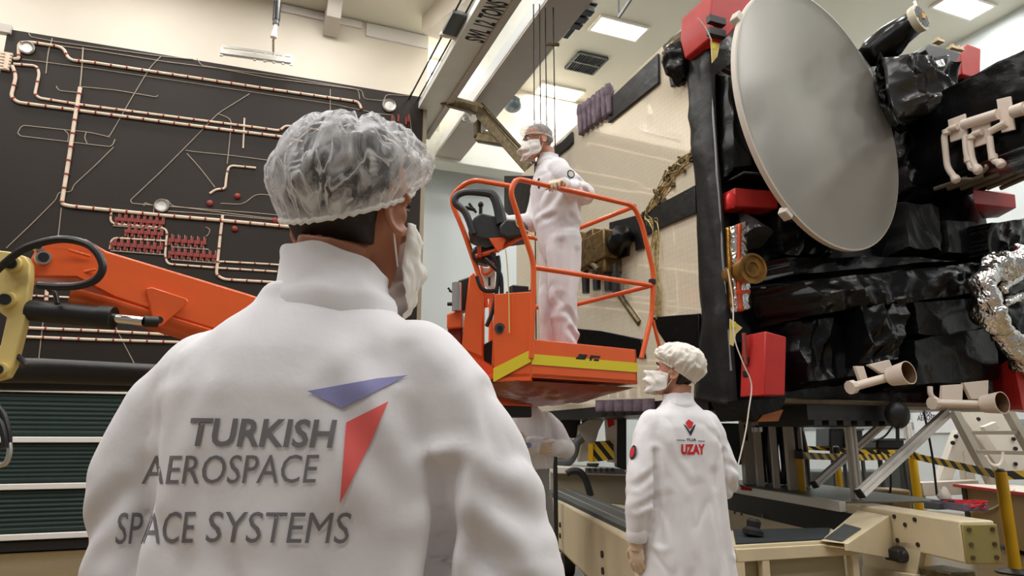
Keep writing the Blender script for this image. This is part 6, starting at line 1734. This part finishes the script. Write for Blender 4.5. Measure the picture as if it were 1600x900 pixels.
# ---- parts tray with red wires on the trolley end
PT = thing('parts_tray', PZ(1510, 800, TZ), 'clear tray with dark parts and tangled red wire on the end of the trolley', 'tray')
ORG[PT.name] = V3(PT.location)
c = PZ(1499, 797, TZ); c.z = TZ; RT = Matrix.Rotation(math.atan2(TX.y, TX.x), 3, 'Z')
mb = MB(); mb.box(c + V3((0, 0, .012)), (.19, .34, .012), RT)
for s in (-1, 1): mb.box(c + RT @ V3((s * .09, 0, .035)), (.01, .34, .05), RT); mb.box(c + RT @ V3((0, s * .17, .035)), (.19, .01, .05), RT)
mb.build('tray', mat('purple_grey_tray', lin((120, 108, 128)), .2), PT, bevel=.004)
rng = random.Random(5)
for k in range(7):
    p = c + RT @ V3((rng.uniform(-.06, .06), rng.uniform(-.13, .13), .05)); MB().box(p, (.05, .04, .04), Matrix.Rotation(rng.random() * 3, 3, 'Z')).build('dark_part', M_navy, PT, bevel=.004)
mb = MB()
for k in range(5):
    mb.tube(smoothpath([c + RT @ V3((rng.uniform(-.07, .09), rng.uniform(-.22, .08), rng.uniform(.03, .08))) for _ in range(6)], 5), .007, 6)
mb.build('red_wire', M_redl, PT)
p = PZ(1477, 786, TZ + .02); mb = MB(); mb.ell(p + V3((0, 0, .06)), (.05, .045, .07)); mb.cyl(p + V3((0, 0, -.01)), p + V3((0, 0, .03)), .035)
o = mb.build('cleaning_wipes', M_white, label='crumpled white wipe standing beside the parts tray'); o['category'] = 'wipe'; crumple(o, .02, 18, 3)
p = PZ(1468, 795, TZ + .0); tag(MB().box2(p + V3((-.09, -.06, 0)), p + V3((.09, .06, .05))).build('grey_box', M_vent, bevel=.006), 'small grey box between the wipe and the parts tray', 'box')
# ---- white steel A-frame and ladder at the right
AF = thing('white_frame', PZ(1500, 780, .0), 'white steel A frame stand behind the hazard tape', 'frame')
ORG[AF.name] = V3(AF.location)
def af(pts, w, D, name, m=M_white):
    mb = MB()
    for a_, b_ in zip(pts[:-1], pts[1:]): mb.bar(P(*a_, D), P(*b_, D), w, w, FWD)
    return mb.build(name, m, AF, bevel=.008)
af([(1500, 676), (1470, 756)], .16, 10.0, 'leg'); af([(1504, 676), (1513, 756)], .14, 10.1, 'leg')
af([(1436, 764), (1524, 760)], .18, 9.8, 'base_beam'); af([(1500, 640), (1570, 740)], .16, 10.3, 'brace'); af([(1536, 672), (1556, 664)], .1, 10.0, 'cross_piece')
mb = MB(); mb.prism([P(x, y, 10.5) for x, y in ((1506, 645), (1560, 640), (1600, 690), (1600, 735), (1560, 740))], FWD * .05); mb.build('gusset_plate', M_white, AF, bevel=.006)
for px, py in ((1583, 686), (1586, 701), (1586, 725), (1528, 655)): c = P(px, py, 10.48); MB().cyl(c, c - FWD * .02, .03, seg=10).build('bolt_hole', M_black, AF)
for px, py in ((1488, 692), (1493, 682)): c = P(px, py, 9.9); MB().cyl(c, c - FWD * .02, .03, seg=10).build('bolt_hole', M_black, AF)
mb = MB(); c = P(1436, 775, 9.8); mb.bar(V3((c.x, c.y, 0)), P(1436, 764, 9.8), .1, .1); c = P(1522, 765, 9.8); mb.bar(V3((c.x, c.y, 0)), P(1522, 762, 9.8), .1, .1); mb.build('foot', M_white, AF)
LD = thing('step_ladder', PZ(1540, 790, .0), 'grey aluminium step ladder leaning under the right thruster', 'ladder')
ORG[LD.name] = V3(LD.location)
M_lad = mat('ladder_aluminium', lin((168, 160, 146)), .35, .5)
def lb(a_, b_, w, name): mb = MB(); mb.bar(P(*a_), P(*b_), w, w * 1.6, FWD); mb.build(name, M_lad, LD, bevel=.004)
lb((1490, 642, 9.6), (1600, 852, 9.1), .085, 'stile'); lb((1570, 634, 9.6), (1690, 850, 9.1), .085, 'stile')
for a_, b_ in (((1494, 641, 9.6), (1572, 641, 9.6)), ((1508, 676, 9.5), (1592, 676, 9.5)), ((1524, 706, 9.4), (1610, 708, 9.4)), ((1541, 738, 9.3), (1628, 740, 9.3))): lb(a_, b_, .05, 'rung')
mb = MB(); mb.tube(smoothpath([P(x, y, 9.2) for x, y in ((1540, 712), (1548, 724), (1560, 727), (1566, 718), (1567, 706))], 6), .016, 8); mb.build('handle_loop', M_white, LD)
# ---- back wall notice with lettering, horizontal rail on the wall
a = PX(1424, 634, XR - .03); b = PX(1500, 676, XR - .03)
o = thing('wall_notice', (XR - .03, (a.y + b.y) / 2, b.z), 'white notice board with dark aerospace lettering on the right wall', 'notice')
mb = MB(); mb.box2((XR - .03, a.y, b.z), (XR - .005, b.y, a.z)); mb.build('board', mat('notice_white', lin((232, 232, 238)), .5), o)
for txt, x0, x1, y0, y1 in (('TURK', 1437, 1456, 649, 641), ('AEROSPACE', 1433, 1477, 657, 649)):
    vs, fs = text_mesh(txt, 1.0, align='LEFT', shear=.2, bold=.01, maxlen=9)
    pa_ = PX(x0, y0, XR - .034); pb2 = PX(x1, y1, XR - .034); xa = min(v.x for v in vs); xb2 = max(v.x for v in vs); hh = max(v.y for v in vs)
    h_ = PX(x0, y1, XR - .034).z - pa_.z
    mb = MB(); mb.add([(XR - .034, pa_.y + (pb2.y - pa_.y) * (v.x - xa) / (xb2 - xa), pa_.z + h_ * v.y / hh) for v in vs], fs); mb.build('notice_lettering', M_navy, o, fix=False, smooth=False)
a = PY(1240, 668, YB - .04)
M_rail = mat('grey_rail', lin((150, 154, 158)), .5)
struct(MB().box2((a.x, YB - .05, a.z - .06), (XR, YB, a.z + .04)).build('trim_6', M_rail))
struct(MB().box2((XR - .025, 2.0, a.z - .06), (XR, YB - .05, a.z + .04)).build('trim_7', M_rail))
# far things on the floor: black equipment cases and a screen at the back
def far_box(px0, py0, px1, py1, D, dep, name, m, label, cat, legs=True):
    a = P(px0, py1, D); b = P(px1, py0, D)
    o = thing(name, ((a.x + b.x) / 2, (a.y + b.y) / 2, 0), label, cat)
    c0_, c1_ = P(px0, py1, D), P(px1, py1, D)
    if not legs: c0_.z = c1_.z = 0
    mb = MB(); mb.prism([P(px0, py0, D), P(px1, py0, D), c1_, c0_], FWD * dep); mb.build('case', m, o, bevel=.03)
    if legs:
        for x in (px0 + 3, px1 - 3):
            c = P(x, py1, D + dep * .5); MB().cyl((c.x, c.y, 0), (c.x, c.y, c.z + .02), .03, seg=10).build('leg', M_vent, o)
        mb = MB(); mb.prism([P(px0, py0, D - .005), P(px1, py0, D - .005), P(px1, py0 + 3, D - .005), P(px0, py0 + 3, D - .005)], -FWD * .02); mb.build('lid_edge', M_vent, o)
far_box(1296, 667, 1320, 700, 10.6, .5, 'equipment_case', M_blackp, 'black equipment case on legs behind the thin yellow post', 'case')
far_box(1332, 670, 1349, 702, 10.4, .4, 'equipment_case', M_blackp, 'narrow black case behind the thick aluminium post', 'case')
far_box(1370, 685, 1414, 703, 9.0, .4, 'equipment_case', M_blackp, 'flat black case below the hanging black bag', 'case')
far_box(1405, 710, 1423, 765, 9.6, .4, 'floor_cabinet', M_vent, 'grey floor cabinet behind the second barrier post', 'cabinet', False)
far_box(1390, 765, 1424, 795, 7.6, .4, 'beige_box', M_cab, 'beige box on the floor beyond the trolley beam', 'box', False)
far_box(1265, 735, 1390, 762, 11.6, .5, 'low_bench', M_vent, 'long low grey bench along the back wall', 'bench', False)
for k, (p0, p1, D) in enumerate((((1395, 665), (1363, 690), 8.2), ((1391, 735), (1384, 785), 7.6), ((1441, 632), (1464, 775), 7.8))):
    a, b = P(*p0, D), P(*p1, D); mb = MB(); mb.tube(smoothpath([a, a.lerp(b, .5) + V3((.03, 0, -.03)), b], 5), .012, 6)
    tag(mb.build('hanging_cable', M_hose), ['black cable hanging from the black bag', 'black cable dropping behind the trolley beam', 'long black cable hanging in front of the notice board'][k], 'cable')

# ---- machine and cart between the two white coats
MC = thing('test_machine', PZ(925, 800, .0), 'pale grey test machine with a curved arm and dark screens behind the trolley', 'machine')
ORG[MC.name] = V3(MC.location)
M_mach = mat('machine_grey', lin((196, 190, 176)), .45, var=.05)
def mp(pts, D, th, name, m=M_mach, bev=.01, par=None):
    mb = MB(); mb.prism([P(x, y, D) for x, y in pts], FWD * th); return mb.build(name, m, par or MC, bevel=bev)
D = 7.6
mp([(866, 731), (985, 742), (985, 790), (866, 780)], D, .8, 'base_cabinet', mat('machine_base', lin((150, 142, 120)), .5))
mp([(862, 728), (985, 736), (985, 744), (862, 740)], D - .1, 1.0, 'work_top', M_white)
mp([(876, 697), (896, 698), (896, 724), (872, 724)], D + .5, .3, 'side_box')
mp([(905, 664), (912, 660), (934, 645), (945, 640), (945, 655), (936, 672), (922, 720), (904, 722), (908, 690), (903, 684)], D + .4, .2, 'curved_arm')
mb = MB(); mb.tube(smoothpath([P(x, y, D + .3) for x, y in ((870, 722), (888, 721), (897, 708), (901, 692), (910, 684))], 6), .05, 12); mb.build('grey_duct', M_vent, MC)
mp([(870, 626), (910, 626), (905, 684), (870, 686)], D + .8, .1, 'dark_screen', M_black)
mp([(908, 626), (930, 630), (930, 660), (910, 662)], D + .75, .1, 'dark_screen', M_black)
mp([(876, 684), (895, 684), (895, 692), (876, 692)], D + .7, .1, 'white_keyboard', M_white)
mp([(945, 640), (965, 640), (964, 724), (950, 722)], D + .3, .1, 'white_upright', M_white)
mp([(964, 650), (979, 648), (979, 735), (964, 730)], D + .3, .2, 'black_upright', M_black)
mp([(948, 648), (958, 646), (960, 664), (951, 668)], D + .28, .02, 'red_notice', M_redl, 0)
HZ = mp([(927, 690), (958, 688), (960, 718), (927, 722)], D + .25, .06, 'hazard_panel', M_haz, .0)
ul = HZ.data.uv_layers.new(name='UVMap')
for lp in HZ.data.loops: v = HZ.data.vertices[lp.vertex_index].co; ul.data[lp.index].uv = (v.x / .12, v.z / .08)
mp([(920, 694), (927, 692), (927, 722), (920, 722)], D + .22, .06, 'yellow_strip', M_yellow, .002)
mp([(918, 724), (937, 724), (934, 730), (918, 729)], D - .05, .1, 'black_tray', M_black)
mp([(915, 731), (975, 733), (978, 741), (914, 739)], D - .12, .02, 'perforated_plate', M_vent, .0)
for k in range(5): c = P(921 + k * 9, 734, D - .14); MB().cyl(c, c - FWD * .02, .02, seg=8).build('dark_hole', M_black, MC)
mb = MB(); mb.tube(smoothpath([P(x, y, 6.9) for x, y in ((885, 740), (893, 736), (905, 737), (915, 750), (923, 775))], 6), .035, 10); tag(mb.build('black_hose', M_hose), 'thick black hose arching over the edge of the left trolley beam', 'hose')
mb = MB(); a = P(867, 684, 6.2); b = P(868, 776, 6.2); mb.cyl(a, V3((a.x, a.y, 0)), .02, seg=10); mb.box(a, (.06, .06, .06)); tag(mb.build('black_stand', M_black), 'thin black stand beside the person with folded arms', 'stand')
# yellow warning lamp of the machine at far left foot of trolley
